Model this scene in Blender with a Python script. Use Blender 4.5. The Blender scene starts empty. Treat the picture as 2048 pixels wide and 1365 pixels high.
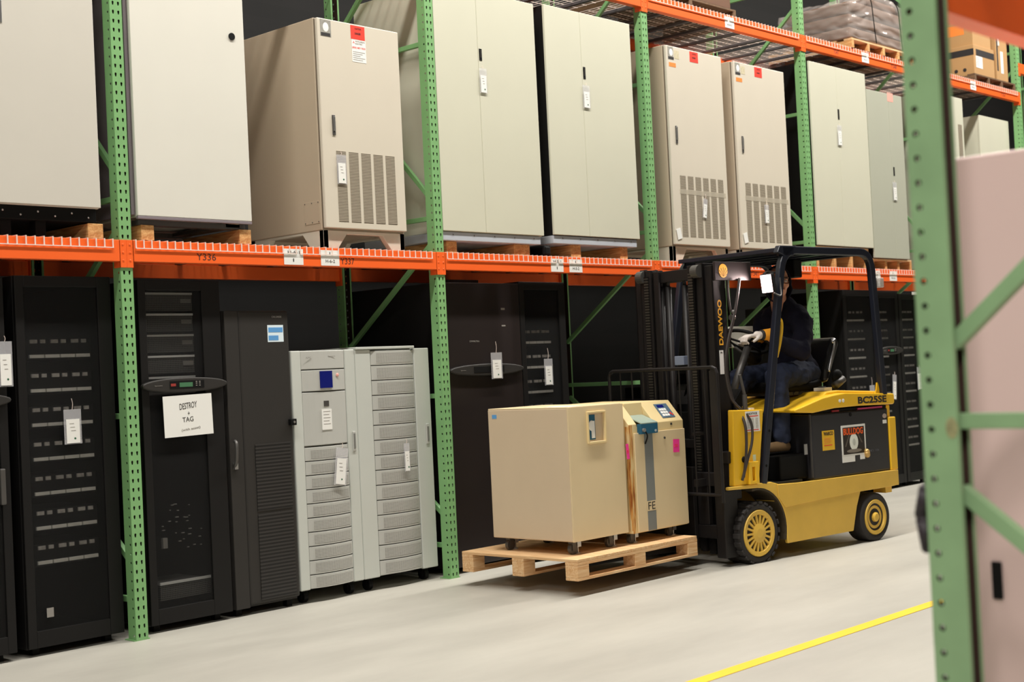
import bpy, bmesh, math, random
from mathutils import Vector, Matrix
random.seed(7)
PI = math.pi
C = bpy.context.scene.collection
scn = bpy.context.scene

# ------------------------------------------------------------------ camera
FPX = 2815.1
YAW, PITCH, ROLL = 0.81905, 0.020288, -0.04826
cam_d = bpy.data.cameras.new('camera'); cam = bpy.data.objects.new('camera', cam_d); C.objects.link(cam)
fw = Vector((math.sin(YAW) * math.cos(PITCH), math.cos(YAW) * math.cos(PITCH), math.sin(PITCH)))
rt = Vector((math.cos(YAW), -math.sin(YAW), 0)); up = rt.cross(fw)
r1 = math.cos(ROLL) * rt + math.sin(ROLL) * up
u1 = -math.sin(ROLL) * rt + math.cos(ROLL) * up
mw = Matrix((r1, u1, -fw)).transposed().to_4x4(); mw.translation = Vector((-4.2653, -6.9564, 1.41165))
cam.matrix_world = mw
cam_d.sensor_width = 36; cam_d.lens = FPX / 2048 * 36
cam_d.clip_start = 0.05; cam_d.clip_end = 120
cam_d.dof.use_dof = True; cam_d.dof.focus_distance = 9.0; cam_d.dof.aperture_fstop = 3.0
scn.camera = cam

# ------------------------------------------------------------------ world, lights, exposure
wd = bpy.data.worlds.new('hall'); scn.world = wd; wd.use_nodes = True
wd.node_tree.nodes['Background'].inputs[0].default_value = (1.0, 0.9, 0.8, 1)
wd.node_tree.nodes['Background'].inputs[1].default_value = 0.006
scn.view_settings.view_transform = 'Standard'; scn.view_settings.look = 'None'
scn.view_settings.gamma = 1; scn.view_settings.use_curve_mapping = False
scn.view_settings.exposure = 0.0
LIGHT_W = 306
def area(name, loc, sx, sy, w, col=(1.0, 0.955, 0.885), rot=(0, 0, 0)):
    d = bpy.data.lights.new(name, 'AREA'); d.shape = 'RECTANGLE'; d.size = sx; d.size_y = sy; d.energy = w; d.color = col
    o = bpy.data.objects.new(name, d); o.location = loc; o.rotation_euler = rot; C.objects.link(o); return o
for k in range(7):
    area('ceiling_or_fill_light', (-2.6 + 3.0 * k, -2.1, 8.4), 2.4, 0.35, LIGHT_W)
area('ceiling_or_fill_light', (-5.3, -7.3, 5.6), 2.4, 0.35, 360)  # added fill lamp to brighten the near upright and the pink cabinet

# ------------------------------------------------------------------ materials
def s2l(c):
    c = c / 255.0
    return c / 12.92 if c <= 0.04045 else ((c + 0.055) / 1.055) ** 2.4
def lin(rgb): return tuple(s2l(x) for x in rgb) + (1,)
MATS = {}
def mat(name, rgb=(200, 200, 200), rough=0.5, metal=0.0, var=0.06, scale=3.0, bump=0.0, bscale=60.0, emit=None, estr=0, alpha=None, spec=0.5):
    if name in MATS: return MATS[name]
    m = bpy.data.materials.new(name); m.use_nodes = True; MATS[name] = m
    nt = m.node_tree; N = nt.nodes; L = nt.links; p = N['Principled BSDF']
    p.inputs['Roughness'].default_value = rough; p.inputs['Metallic'].default_value = metal
    p.inputs['Specular IOR Level'].default_value = spec
    base = lin(rgb)
    tc = N.new('ShaderNodeTexCoord')
    if var > 0:
        nz = N.new('ShaderNodeTexNoise'); nz.inputs['Scale'].default_value = scale; nz.inputs['Detail'].default_value = 4
        L.new(tc.outputs['Object'], nz.inputs['Vector'])
        mx = N.new('ShaderNodeMix'); mx.data_type = 'RGBA'
        mx.inputs[6].default_value = tuple(max(0, b * (1 - 2 * var)) for b in base[:3]) + (1,)
        mx.inputs[7].default_value = tuple(min(1, b * (1 + 2 * var)) for b in base[:3]) + (1,)
        L.new(nz.outputs['Fac'], mx.inputs[0]); L.new(mx.outputs[2], p.inputs['Base Color'])
    else: p.inputs['Base Color'].default_value = base
    if bump > 0:
        nb = N.new('ShaderNodeTexNoise'); nb.inputs['Scale'].default_value = bscale; nb.inputs['Detail'].default_value = 3
        L.new(tc.outputs['Object'], nb.inputs['Vector'])
        bp = N.new('ShaderNodeBump'); bp.inputs['Strength'].default_value = bump; bp.inputs['Distance'].default_value = 0.01
        L.new(nb.outputs['Fac'], bp.inputs['Height']); L.new(bp.outputs['Normal'], p.inputs['Normal'])
    if emit:
        p.inputs['Emission Color'].default_value = lin(emit); p.inputs['Emission Strength'].default_value = estr
    if alpha is not None: p.inputs['Alpha'].default_value = alpha
    return m
def grid_mat(name, base, dark, px, pz, dx, dz, rough=0.5, axis=(0, 2), metal=0.0):
    """sheet metal with punched slots: dark where both phases fall inside the slot"""
    if name in MATS: return MATS[name]
    m = bpy.data.materials.new(name); m.use_nodes = True; MATS[name] = m
    nt = m.node_tree; N = nt.nodes; L = nt.links; p = N['Principled BSDF']
    p.inputs['Roughness'].default_value = rough; p.inputs['Metallic'].default_value = metal
    tc = N.new('ShaderNodeTexCoord'); sp = N.new('ShaderNodeSeparateXYZ'); L.new(tc.outputs['Object'], sp.inputs[0])
    def phase(out, per, duty):
        a = N.new('ShaderNodeMath'); a.operation = 'DIVIDE'; a.inputs[1].default_value = per; L.new(out, a.inputs[0])
        b = N.new('ShaderNodeMath'); b.operation = 'FRACT'; L.new(a.outputs[0], b.inputs[0])
        c = N.new('ShaderNodeMath'); c.operation = 'LESS_THAN'; c.inputs[1].default_value = duty; L.new(b.outputs[0], c.inputs[0])
        return c.outputs[0]
    z = phase(sp.outputs[axis[1]], pz, dz)
    if px:
        x = phase(sp.outputs[axis[0]], px, dx)
        mm = N.new('ShaderNodeMath'); mm.operation = 'MULTIPLY'; L.new(x, mm.inputs[0]); L.new(z, mm.inputs[1]); fac = mm.outputs[0]
    else: fac = z
    mx = N.new('ShaderNodeMix'); mx.data_type = 'RGBA'; mx.inputs[6].default_value = lin(base); mx.inputs[7].default_value = lin(dark)
    L.new(fac, mx.inputs[0]); L.new(mx.outputs[2], p.inputs['Base Color'])
    return m
def see_through(name, rgb, fac, rough=0.5):
    """perforated steel door or clear plastic: part of the light goes straight through"""
    if name in MATS: return MATS[name]
    m = bpy.data.materials.new(name); m.use_nodes = True; MATS[name] = m
    nt = m.node_tree; N = nt.nodes; L = nt.links; p = N['Principled BSDF']
    p.inputs['Base Color'].default_value = lin(rgb); p.inputs['Roughness'].default_value = rough
    t = N.new('ShaderNodeBsdfTransparent'); mx = N.new('ShaderNodeMixShader'); mx.inputs[0].default_value = fac
    L.new(p.outputs[0], mx.inputs[1]); L.new(t.outputs[0], mx.inputs[2]); L.new(mx.outputs[0], N['Material Output'].inputs[0])
    return m
def wood_mat(name, a, b, axis=0):
    if name in MATS: return MATS[name]
    m = bpy.data.materials.new(name); m.use_nodes = True; MATS[name] = m
    nt = m.node_tree; N = nt.nodes; L = nt.links; p = N['Principled BSDF']; p.inputs['Roughness'].default_value = 0.75
    tc = N.new('ShaderNodeTexCoord'); mp = N.new('ShaderNodeMapping')
    s = [14, 14, 22]; s[axis] = 1.4; mp.inputs['Scale'].default_value = s
    nz = N.new('ShaderNodeTexNoise'); nz.inputs['Scale'].default_value = 3; nz.inputs['Detail'].default_value = 6; nz.inputs['Distortion'].default_value = 1.2
    L.new(tc.outputs['Object'], mp.inputs[0]); L.new(mp.outputs[0], nz.inputs['Vector'])
    r = N.new('ShaderNodeValToRGB'); r.color_ramp.elements[0].position = 0.35; r.color_ramp.elements[1].position = 0.68
    r.color_ramp.elements[0].color = lin(b); r.color_ramp.elements[1].color = lin(a)
    L.new(nz.outputs['Fac'], r.inputs[0]); L.new(r.outputs[0], p.inputs['Base Color'])
    return m

m_green = mat('green_rack_paint', (126, 176, 116), 0.42, var=0.07, scale=5)
m_greenf = mat('aged_green_paint', (138, 172, 128), 0.45, var=0.10, scale=9)
m_orange = mat('orange_beam_paint', (255, 106, 44), 0.33, var=0.04, scale=2)
m_wire = mat('galvanised_wire', (240, 222, 212), 0.45, 0.1, var=0)
m_chan = mat('galvanised_channel', (120, 120, 124), 0.45, 0.6)
m_cab = mat('cream_cabinet_enamel', (220, 218, 208), 0.42, var=0.015, bump=0.04, bscale=400)
m_cab2 = mat('greenish_cream_enamel', (208, 207, 188), 0.45, var=0.015, bump=0.04, bscale=400)
m_cab3 = mat('grey_green_enamel', (178, 180, 164), 0.45, var=0.015)
m_tdoor = mat('tan_door_enamel', (212, 204, 188), 0.42, var=0.015, bump=0.04, bscale=400)
m_tan = mat('tan_cabinet_enamel', (186, 170, 148), 0.4, var=0.02, bump=0.04, bscale=400)
m_beige = mat('beige_enamel', (222, 202, 162), 0.5, var=0.035, scale=2.5)
m_beige2 = mat('yellowed_beige_enamel', (226, 204, 152), 0.5, var=0.04, scale=3)
m_rust = mat('rust_streaks', (176, 112, 44), 0.8, var=0.25, scale=14)
m_dark = mat('black_enamel', (21, 20, 20), 0.5, var=0.05, spec=0.25)
m_dark2 = mat('charcoal_enamel', (47, 45, 43), 0.5, var=0.05, bump=0.05, bscale=300, spec=0.3)
m_black = mat('matt_black', (9, 9, 9), 0.65, var=0, spec=0.2)
m_sil = mat('silver_grey_plastic', (186, 187, 182), 0.45, var=0.02)
m_sil2 = mat('light_grey_enamel', (196, 200, 194), 0.4, var=0.02)
m_metal = mat('bright_steel', (190, 190, 190), 0.3, 0.9, var=0)
m_steel = mat('dull_steel', (96, 94, 92), 0.5, 0.7)
m_zinc = mat('bluish_grey_plinth', (196, 202, 212), 0.5, 0.2, var=0.05)
m_white = mat('white_paper', (236, 236, 232), 0.7, var=0.01)
m_ink = mat('black_ink', (38, 34, 34), 0.7, var=0)
m_greyink = mat('faded_ink', (140, 136, 130), 0.8, var=0)
m_red = mat('red_sticker', (232, 62, 46), 0.5, var=0.03)
m_orst = mat('orange_sticker', (244, 140, 62), 0.5, var=0.03)
m_blue = mat('blue_print', (92, 156, 214), 0.5, var=0)
m_lcd = mat('dark_blue_screen', (8, 22, 110), 0.25, var=0)
m_pink = mat('pink_sticky_note', (255, 60, 160), 0.6, var=0.03)
m_teal = mat('teal_panel', (24, 88, 118), 0.4, var=0.04)
m_rub = mat('tyre_rubber', (44, 41, 40), 0.8, var=0.12, scale=20, bump=0.2, bscale=90)
m_yel = mat('forklift_yellow', (240, 190, 40), 0.38, var=0.05, scale=4)
m_yel2 = mat('dusty_yellow', (226, 184, 74), 0.5, var=0.07, scale=5)
m_mast = mat('mast_black_paint', (24, 21, 21), 0.5, 0.0, var=0.1, scale=8, spec=0.35)
m_navy = mat('navy_black_guard_paint', (26, 30, 42), 0.35, var=0.05)
m_bat = mat('battery_case_grey', (38, 38, 42), 0.42, var=0.05)
m_hose = mat('hose_rubber', (52, 46, 44), 0.4, var=0.02)
m_wood = wood_mat('pallet_pine', (236, 202, 156), (214, 164, 112), 0)
m_woody = wood_mat('pallet_pine_cross', (234, 200, 154), (214, 168, 118), 1)
m_wood2 = wood_mat('block_timber', (222, 178, 118), (184, 128, 70), 1)
m_wood3 = wood_mat('old_brown_timber', (120, 92, 62), (84, 62, 42), 1)
m_board = mat('thin_hardboard', (214, 170, 112), 0.7, var=0.08)
m_card = mat('brown_cardboard', (182, 142, 94), 0.8, var=0.04)
m_card2 = mat('dark_brown_cardboard', (104, 74, 54), 0.8, var=0.12)
m_jack = mat('navy_fleece', (24, 24, 38), 0.9, var=0.15, scale=12, bump=0.35, bscale=45, spec=0.2)
m_trou = mat('navy_work_trousers', (40, 46, 64), 0.85, var=0.15, scale=10, bump=0.4, bscale=35, spec=0.2)
m_skin = mat('skin', (214, 152, 120), 0.5, var=0.05)
m_glove = mat('white_work_glove', (226, 216, 208), 0.85, var=0.05, bump=0.3, bscale=60)
m_cuff = mat('orange_cuff', (240, 160, 30), 0.7, var=0.05)
m_boot = mat('tan_leather_boot', (120, 96, 66), 0.7, var=0.15, scale=14)
m_lamp = mat('lit_work_lamp_lens', (255, 240, 240), 0.4, var=0, emit=(255, 214, 214), estr=9)
m_clear = see_through('clear_plastic', (230, 230, 235), 0.72, 0.12)
m_mesh = see_through('perforated_black_door', (10, 10, 10), 0.69, 0.7)
m_wrap = see_through('crumpled_stretch_film', (216, 206, 200), 0.72, 0.12)
m_vent = grid_mat('slotted_vent', (186, 176, 156), (92, 82, 70), 0, 0.010, 0, 0.55)
m_perf = grid_mat('perforated_grey', (184, 184, 178), (96, 94, 92), 0.009, 0.009, 0.55, 0.55)
m_louv = grid_mat('black_louvres', (46, 44, 43), (4, 4, 4), 0, 0.0215, 0, 0.5)

def rust_mat():
    m = bpy.data.materials.new('rust_runs'); m.use_nodes = True; nt = m.node_tree; N = nt.nodes; L = nt.links; p = N['Principled BSDF']; p.inputs['Roughness'].default_value = .75
    tc = N.new('ShaderNodeTexCoord'); mp = N.new('ShaderNodeMapping'); mp.inputs['Scale'].default_value = (60, 60, 5)
    nz = N.new('ShaderNodeTexNoise'); nz.inputs['Scale'].default_value = 1.0; nz.inputs['Detail'].default_value = 5; L.new(tc.outputs['Object'], mp.inputs[0]); L.new(mp.outputs[0], nz.inputs['Vector'])
    r = N.new('ShaderNodeValToRGB'); e = r.color_ramp.elements; e[0].position = .40; e[1].position = .62; e[0].color = lin((150, 84, 26)); e[1].color = lin((226, 204, 152))
    k = e.new(.5); k.color = lin((206, 150, 76)); L.new(nz.outputs['Fac'], r.inputs[0]); L.new(r.outputs[0], p.inputs['Base Color']); return m
m_rust = rust_mat()

# ------------------------------------------------------------------ mesh helpers
class MB:
    def __init__(s): s.bm = bmesh.new(); s.mi = 0
    def _f(s, vs):
        try:
            f = s.bm.faces.new(vs); f.material_index = s.mi; return f
        except ValueError: return None
    def box(s, x0, x1, y0, y1, z0, z1, M=None):
        co = [(x, y, z) for z in (z0, z1) for y in (y0, y1) for x in (x0, x1)]
        v = [s.bm.verts.new((M @ Vector(c)) if M is not None else c) for c in co]
        for q in ((0, 2, 3, 1), (4, 5, 7, 6), (0, 1, 5, 4), (1, 3, 7, 5), (3, 2, 6, 7), (2, 0, 4, 6)): s._f([v[i] for i in q])
        return s
    def quad(s, pts): s._f([s.bm.verts.new(p) for p in pts]); return s
    def prism(s, poly, a, b, plane='xz'):
        """polygon in a plane, extruded along the third axis from a to b"""
        def P(p, t):
            if plane == 'xz': return (p[0], t, p[1])
            if plane == 'xy': return (p[0], p[1], t)
            return (t, p[0], p[1])
        A = [s.bm.verts.new(P(p, a)) for p in poly]; B = [s.bm.verts.new(P(p, b)) for p in poly]
        n = len(poly); s._f(A[::-1]); s._f(B)
        for i in range(n): s._f([A[i], A[(i + 1) % n], B[(i + 1) % n], B[i]])
        return s
    def cyl(s, p, q, r, r2=None, n=12, caps=True):
        p = Vector(p); q = Vector(q); r2 = r if r2 is None else r2
        d = (q - p); 
        if d.length < 1e-7: return s
        d.normalize(); a = d.orthogonal().normalized(); b = d.cross(a)
        A = [s.bm.verts.new(p + (a * math.cos(t) + b * math.sin(t)) * r) for t in (2 * PI * i / n for i in range(n))]
        B = [s.bm.verts.new(q + (a * math.cos(t) + b * math.sin(t)) * r2) for t in (2 * PI * i / n for i in range(n))]
        for i in range(n): s._f([A[i], A[(i + 1) % n], B[(i + 1) % n], B[i]])
        if caps: s._f(A[::-1]); s._f(B)
        return s
    def tube(s, pts, r, n=8, sub=0, closed=False):
        pts = [Vector(p) for p in pts]
        if sub: pts = smooth_path(pts, sub, closed)
        rings = []; m = len(pts); prev = None
        for i, p in enumerate(pts):
            t = (pts[(i + 1) % m] - pts[i - 1]) if closed else (pts[min(i + 1, m - 1)] - pts[max(i - 1, 0)])
            t.normalize()
            if prev is None: a = t.orthogonal().normalized()
            else:
                a = prev - t * prev.dot(t); a.normalize()
            prev = a; b = t.cross(a)
            rr = r[i] if isinstance(r, (list, tuple)) else r
            rings.append([s.bm.verts.new(p + (a * math.cos(2 * PI * k / n) + b * math.sin(2 * PI * k / n)) * rr) for k in range(n)])
        for i in range(m if closed else m - 1):
            A = rings[i]; B = rings[(i + 1) % m]
            for k in range(n): s._f([A[k], A[(k + 1) % n], B[(k + 1) % n], B[k]])
        if not closed: s._f(rings[0][::-1]); s._f(rings[-1])
        return s
    def sweep(s, pts, w, h):
        """flat bar bent in the x-z plane; w across y, h in the plane"""
        pts = [Vector(p) for p in pts]; m = len(pts); R = []
        for i, p in enumerate(pts):
            t = (pts[min(i + 1, m - 1)] - pts[max(i - 1, 0)]).normalized(); n = Vector((-t.z, 0, t.x))
            R.append([s.bm.verts.new(p + n * a + Vector((0, b, 0))) for a, b in ((-h / 2, 0), (h / 2, 0), (h / 2, w), (-h / 2, w))])
        for i in range(m - 1):
            for k in range(4): s._f([R[i][k], R[i][(k + 1) % 4], R[i + 1][(k + 1) % 4], R[i + 1][k]])
        s._f(R[0][::-1]); s._f(R[-1]); return s
    def lathe(s, prof, c, axis='y', n=32):
        """prof: list of (radius, along-axis)"""
        c = Vector(c); rings = []
        for r, t in prof:
            ring = []
            for k in range(n):
                a = 2 * PI * k / n; x, z = r * math.cos(a), r * math.sin(a)
                v = {'y': (x, t, z), 'z': (x, z, t), 'x': (t, x, z)}[axis]
                ring.append(s.bm.verts.new(c + Vector(v)))
            rings.append(ring)
        for i in range(len(rings) - 1):
            for k in range(n): s._f([rings[i][k], rings[i][(k + 1) % n], rings[i + 1][(k + 1) % n], rings[i + 1][k]])
        s._f(rings[0][::-1]); s._f(rings[-1]); return s
    def ball(s, c, rx, ry=None, rz=None, M=None, seg=16, rings=10):
        ry = rx if ry is None else ry; rz = rx if rz is None else rz
        mm = Matrix.Translation(c) @ (M if M is not None else Matrix()) @ Matrix.Diagonal((rx, ry, rz, 1))
        ret = bmesh.ops.create_uvsphere(s.bm, u_segments=seg, v_segments=rings, radius=1, matrix=mm)
        for v in ret['verts']:
            for f in v.link_faces: f.material_index = s.mi
        return s
    def capsule(s, p, q, r1, r2=None, n=12):
        r2 = r1 if r2 is None else r2
        s.cyl(p, q, r1, r2, n); s.ball(Vector(p), r1, seg=n, rings=8); s.ball(Vector(q), r2, seg=n, rings=8); return s
    def build(s, name, m, parent=None, bev=0, smooth=False, loc=None, seg=2):
        me = bpy.data.meshes.new(name)
        bmesh.ops.recalc_face_normals(s.bm, faces=s.bm.faces)
        s.bm.to_mesh(me); s.bm.free()
        for mm in (m if isinstance(m, (list, tuple)) else [m]): me.materials.append(mm)
        o = bpy.data.objects.new(name, me); C.objects.link(o)
        if parent: o.parent = parent
        if loc is not None: o.location = loc
        if smooth:
            for p in me.polygons: p.use_smooth = True
        if bev:
            b = o.modifiers.new('bevel', 'BEVEL'); b.width = bev; b.segments = seg; b.limit_method = 'ANGLE'; b.angle_limit = 0.6
            b.harden_normals = False
        return o
def smooth_path(P, sub, closed=False):
    out = []; n = len(P)
    for i in range(n if closed else n - 1):
        p0 = P[(i - 1) % n] if closed or i > 0 else P[0]; p1 = P[i]; p2 = P[(i + 1) % n]
        p3 = P[(i + 2) % n] if closed or i + 2 < n else P[-1]
        for k in range(sub):
            t = k / sub
            out.append(0.5 * ((2 * p1) + (-p0 + p2) * t + (2 * p0 - 5 * p1 + 4 * p2 - p3) * t * t + (-p0 + 3 * p1 - 3 * p2 + p3) * t ** 3))
    if not closed: out.append(P[-1])
    return out
def B(x0, x1, y0, y1, z0, z1): return MB().box(x0, x1, y0, y1, z0, z1)
def tag(o, label=None, cat=None, group=None, kind=None):
    if label: o['label'] = label
    if cat: o['category'] = cat
    if group: o['group'] = group
    if kind: o['kind'] = kind
    return o
def thing(name, label, cat, loc=(0, 0, 0), rz=0, group=None):
    o = bpy.data.objects.new(name, None); C.objects.link(o); o.location = loc; o.rotation_euler = (0, 0, rz)
    o.empty_display_size = 0.1
    return tag(o, label, cat, group)
def copy_tree(o, parent=None):
    c = o.copy(); C.objects.link(c)
    if parent: c.parent = parent
    for ch in list(o.children): copy_tree(ch, c)
    return c
_tx = {}
def lettering(txt, w, h, m, parent, org, ux=(1, 0, 0), uy=(0, 0, 1), name='lettering', bold=0.0):
    """flat raised lettering, bottom-left at org, running along ux, upright along uy"""
    cu = bpy.data.curves.new('t', 'FONT'); cu.body = txt; cu.size = 1; cu.extrude = 0.004; cu.offset = bold; cu.resolution_u = 3
    to = bpy.data.objects.new('t', cu); C.objects.link(to)
    bpy.context.view_layer.update()
    me = bpy.data.meshes.new_from_object(to.evaluated_get(bpy.context.evaluated_depsgraph_get()))
    bpy.data.objects.remove(to); bpy.data.curves.remove(cu)
    xs = [v.co.x for v in me.vertices]; ys = [v.co.y for v in me.vertices]
    x0, x1, y0, y1 = min(xs), max(xs), min(ys), max(ys)
    ux = Vector(ux).normalized(); uy = Vector(uy).normalized(); un = ux.cross(uy); org = Vector(org)
    for v in me.vertices:
        a = (v.co.x - x0) / (x1 - x0) * w; b = (v.co.y - y0) / (y1 - y0) * h; c = v.co.z * 0.12
        v.co = org + ux * a + uy * b + un * c
    me.materials.clear(); me.materials.append(m); me.name = name
    o = bpy.data.objects.new(name, me); C.objects.link(o)
    if parent: o.parent = parent
    return o
def struct(name, mb, m, **k):
    o = mb.build(name, m, **k); o['kind'] = 'structure'; return o

# ------------------------------------------------------------------ the hall
def floor_mat():
    m = bpy.data.materials.new('sealed_concrete'); m.use_nodes = True; nt = m.node_tree; N = nt.nodes; L = nt.links; p = N['Principled BSDF']
    tc = N.new('ShaderNodeTexCoord'); mp = N.new('ShaderNodeMapping'); mp.inputs['Scale'].default_value = (0.35, 1.2, 1)
    n1 = N.new('ShaderNodeTexNoise'); n1.inputs['Scale'].default_value = 1.6; n1.inputs['Detail'].default_value = 8; n1.inputs['Roughness'].default_value = 0.62
    L.new(tc.outputs['Object'], mp.inputs[0]); L.new(mp.outputs[0], n1.inputs['Vector'])
    r = N.new('ShaderNodeValToRGB'); r.color_ramp.elements[0].position = 0.3; r.color_ramp.elements[1].position = 0.75
    r.color_ramp.elements[0].color = lin((164, 161, 152)); r.color_ramp.elements[1].color = lin((185, 182, 172))
    L.new(n1.outputs['Fac'], r.inputs[0]); L.new(r.outputs[0], p.inputs['Base Color'])
    n2 = N.new('ShaderNodeTexNoise'); n2.inputs['Scale'].default_value = 3; n2.inputs['Detail'].default_value = 5; L.new(mp.outputs[0], n2.inputs['Vector'])
    rr = N.new('ShaderNodeMapRange'); rr.inputs[3].default_value = 0.42; rr.inputs[4].default_value = 0.62; L.new(n2.outputs['Fac'], rr.inputs[0]); L.new(rr.outputs[0], p.inputs['Roughness'])
    return m
struct('floor', B(-16, 30, -14, 6, -0.2, 0), floor_mat())
struct('ceiling', B(-16, 30, -14, 6, 8.6, 8.8), mat('dark_ceiling', (60, 56, 52), 0.9))
m_wall = grid_mat('dark_corrugated_wall', (14, 12, 11), (9, 8, 7), 0, 0.25, 0, 0.5, 0.8)
struct('wall_back', B(-16, 30, 2.6, 2.8, 0, 8.6), m_wall)
struct('wall_left', B(-16.2, -16, -14, 6, 0, 8.6), mat('grey_wall', (120, 114, 106), 0.9))
struct('wall_right', B(30, 30.2, -14, 6, 0, 8.6), mat('grey_wall'))
struct('wall_front', B(-16, 30, -14.2, -14, 0, 8.6), mat('grey_wall'))
tag(B(-6, 24, -3.292, -3.212, 0.0005, 0.0025).build('floor_marking', mat('yellow_floor_tape', (246, 200, 40), 0.5, var=0.05)),
    'yellow painted line running along the aisle floor', 'floor line')

# ------------------------------------------------------------------ pallet racking
D = 2.45298; PIT = 0.0508; CW = 0.076
Z1B, Z1T = 2.122, 2.243; Z2B, Z2T = 4.322, 4.443
def cell(bm, a0, a1, b0, b1, hole, F):
    """rectangle with a hole, as a ring of quads; F maps (a,b) to 3-D"""
    n = len(hole); ca = sum(h[0] for h in hole) / n; cb = sum(h[1] for h in hole) / n
    hv = [bm.verts.new(F(*h)) for h in hole]; ov = []
    for h in hole:
        dx, dy = h[0] - ca, h[1] - cb
        t = min([abs(((a1 if dx > 0 else a0) - ca) / dx)] if abs(dx) > 1e-9 else [1e9]) if True else 0
        u = abs(((b1 if dy > 0 else b0) - cb) / dy) if abs(dy) > 1e-9 else 1e9
        k = min(t, u); ov.append((ca + dx * k, cb + dy * k, t < u, dx > 0, dy > 0))
    vo = [bm.verts.new(F(o[0], o[1])) for o in ov]
    for i in range(n):
        j = (i + 1) % n
        if ov[i][2] != ov[j][2]:
            cx = (a1 if (ov[i][3] if ov[i][2] else ov[j][3]) else a0); cy = (b1 if (ov[j][4] if ov[i][2] else ov[i][4]) else b0)
            c = bm.verts.new(F(cx, cy)); bm.faces.new([hv[i], vo[i], c, vo[j], hv[j]])
        else: bm.faces.new([hv[i], vo[i], vo[j], hv[j]])
def rot_hole(pts): return pts
TEAR = [(0.0068 * math.cos(t), 0.005 + 0.0068 * math.sin(t)) for t in (-0.35, 0.45, 1.2, 1.94, 2.7, 3.49)] + [(-0.0034, -0.011), (0.0034, -0.011)]
ROUND = [(0.0074 * math.cos(t), 0.0074 * math.sin(t)) for t in (0.39 + PI / 4 * k for k in range(8))]
def column_mesh(height, mirror=False):
    bm = bmesh.new(); n = int(height / PIT)
    for i in range(n):
        b0 = i * PIT; b1 = b0 + PIT; mid = b0 + PIT * 0.55
        for cx, a0, a1 in ((0.021, 0, 0.038), (0.055, 0.038, CW)):
            cell(bm, a0, a1, b0, b1, [(cx + x, mid + y) for x, y in TEAR], lambda a, b: (a, 0, b))
        for X in (0, CW):
            cell(bm, 0, 0.043, b0, b1, [(0.020 + x, mid + PIT * 0.38 * 0 + y) for x, y in ROUND], lambda a, b, X=X: (X, a, b))
    H = n * PIT
    for X in (0, CW):
        sgn = 1 if X == 0 else -1
        f = [(X, 0.043, 0), (X, 0.076, 0), (X, 0.076, H), (X, 0.043, H)]; bm.faces.new([bm.verts.new(p) for p in f])
        f = [(X, 0.076, 0), (X + sgn * 0.014, 0.076, 0), (X + sgn * 0.014, 0.076, H), (X, 0.076, H)]; bm.faces.new([bm.verts.new(p) for p in f])
    bmesh.ops.remove_doubles(bm, verts=bm.verts, dist=0.0004)
    bm.normal_update()
    for f in bm.faces:
        c = f.calc_center_median(); n_ = f.normal
        if abs(n_.x) > .5: out = Vector((-1 if c.x < CW / 2 else 1, 0, 0))
        else: out = Vector((0, -1 if c.y < .04 else 1, 0))
        if n_.dot(out) < 0: f.normal_flip()
    me = bpy.data.meshes.new('column'); bm.to_mesh(me); bm.free(); return me
m_inner = mat('column_inner_shade', (58, 36, 26), 0.8)  # shade inside the columns and their holes, painted in as dark brown
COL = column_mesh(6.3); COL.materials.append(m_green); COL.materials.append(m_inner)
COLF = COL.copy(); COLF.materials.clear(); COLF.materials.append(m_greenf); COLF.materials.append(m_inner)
def column(parent, me, x, y, flip):
    o = bpy.data.objects.new('column', me); C.objects.link(o); o.parent = parent
    o.location = (x + (CW if flip else 0), y, 0); o.rotation_euler = (0, 0, PI if flip else 0)
    if me is COLF:
        o.scale = (.75, 1, 1)
        if not flip: o.location.x = CW * .25
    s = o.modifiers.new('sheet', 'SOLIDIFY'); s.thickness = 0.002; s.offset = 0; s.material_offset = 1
    return o
DEPTH = 1.067
def brace(parent, a, b, m, r=0.016, name='brace'):
    (y0, z0), (y1, z1) = a, b
    d = Vector((0, y1 - y0, z1 - z0)); L = d.length; ang = math.atan2(d.z, d.y)
    M = Matrix.Translation((CW / 2, y0, z0)) @ Matrix.Rotation(ang, 4, 'X')
    return MB().box(-0.014, 0.014, 0, L, -r, r, M).build(name, m, parent, bev=0.002)
BR_MAIN = [((.06, .223), (1.0, .223)), ((.06, .42), (1.0, 1.15)), ((.06, 1.254), (1.0, 1.254)), ((1.0, 1.62), (.06, 2.32)), ((.06, 2.485), (1.0, 2.485)),
           ((.06, 2.62), (1.0, 3.6)), ((.06, 3.703), (1.0, 3.703)), ((.06, 4.72), (1.0, 3.9)), ((.06, 4.93), (1.0, 4.93)), ((.06, 5.05), (1.0, 5.9))]
BR_FG = [((.06, .223), (1.0, .223)), ((.06, 1.12), (1.0, .37)), ((.06, 1.262), (1.0, 1.262)), ((.06, 1.42), (1.0, 2.25)), ((.06, 2.485), (1.0, 2.485)), ((.06, 2.62), (1.0, 3.6)), ((.06, 3.703), (1.0, 3.703))]
def frame(x, label, fg=False, y=0.0):
    t = thing('rack_upright', label, 'rack upright', (x + (CW if fg else 0), y, 0), PI if fg else 0, None)
    me = COLF if fg else COL; mm = m_greenf if fg else m_green
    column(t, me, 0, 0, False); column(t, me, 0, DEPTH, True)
    for a, b in (BR_FG if fg else BR_MAIN): brace(t, a, b, mm)
    for yy in (0, DEPTH - 0.1):
        B(-0.012, CW + 0.012, yy + (0.001), yy + 0.1, 0, 0.006).build('foot_plate', mm, t)
    return t
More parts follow.
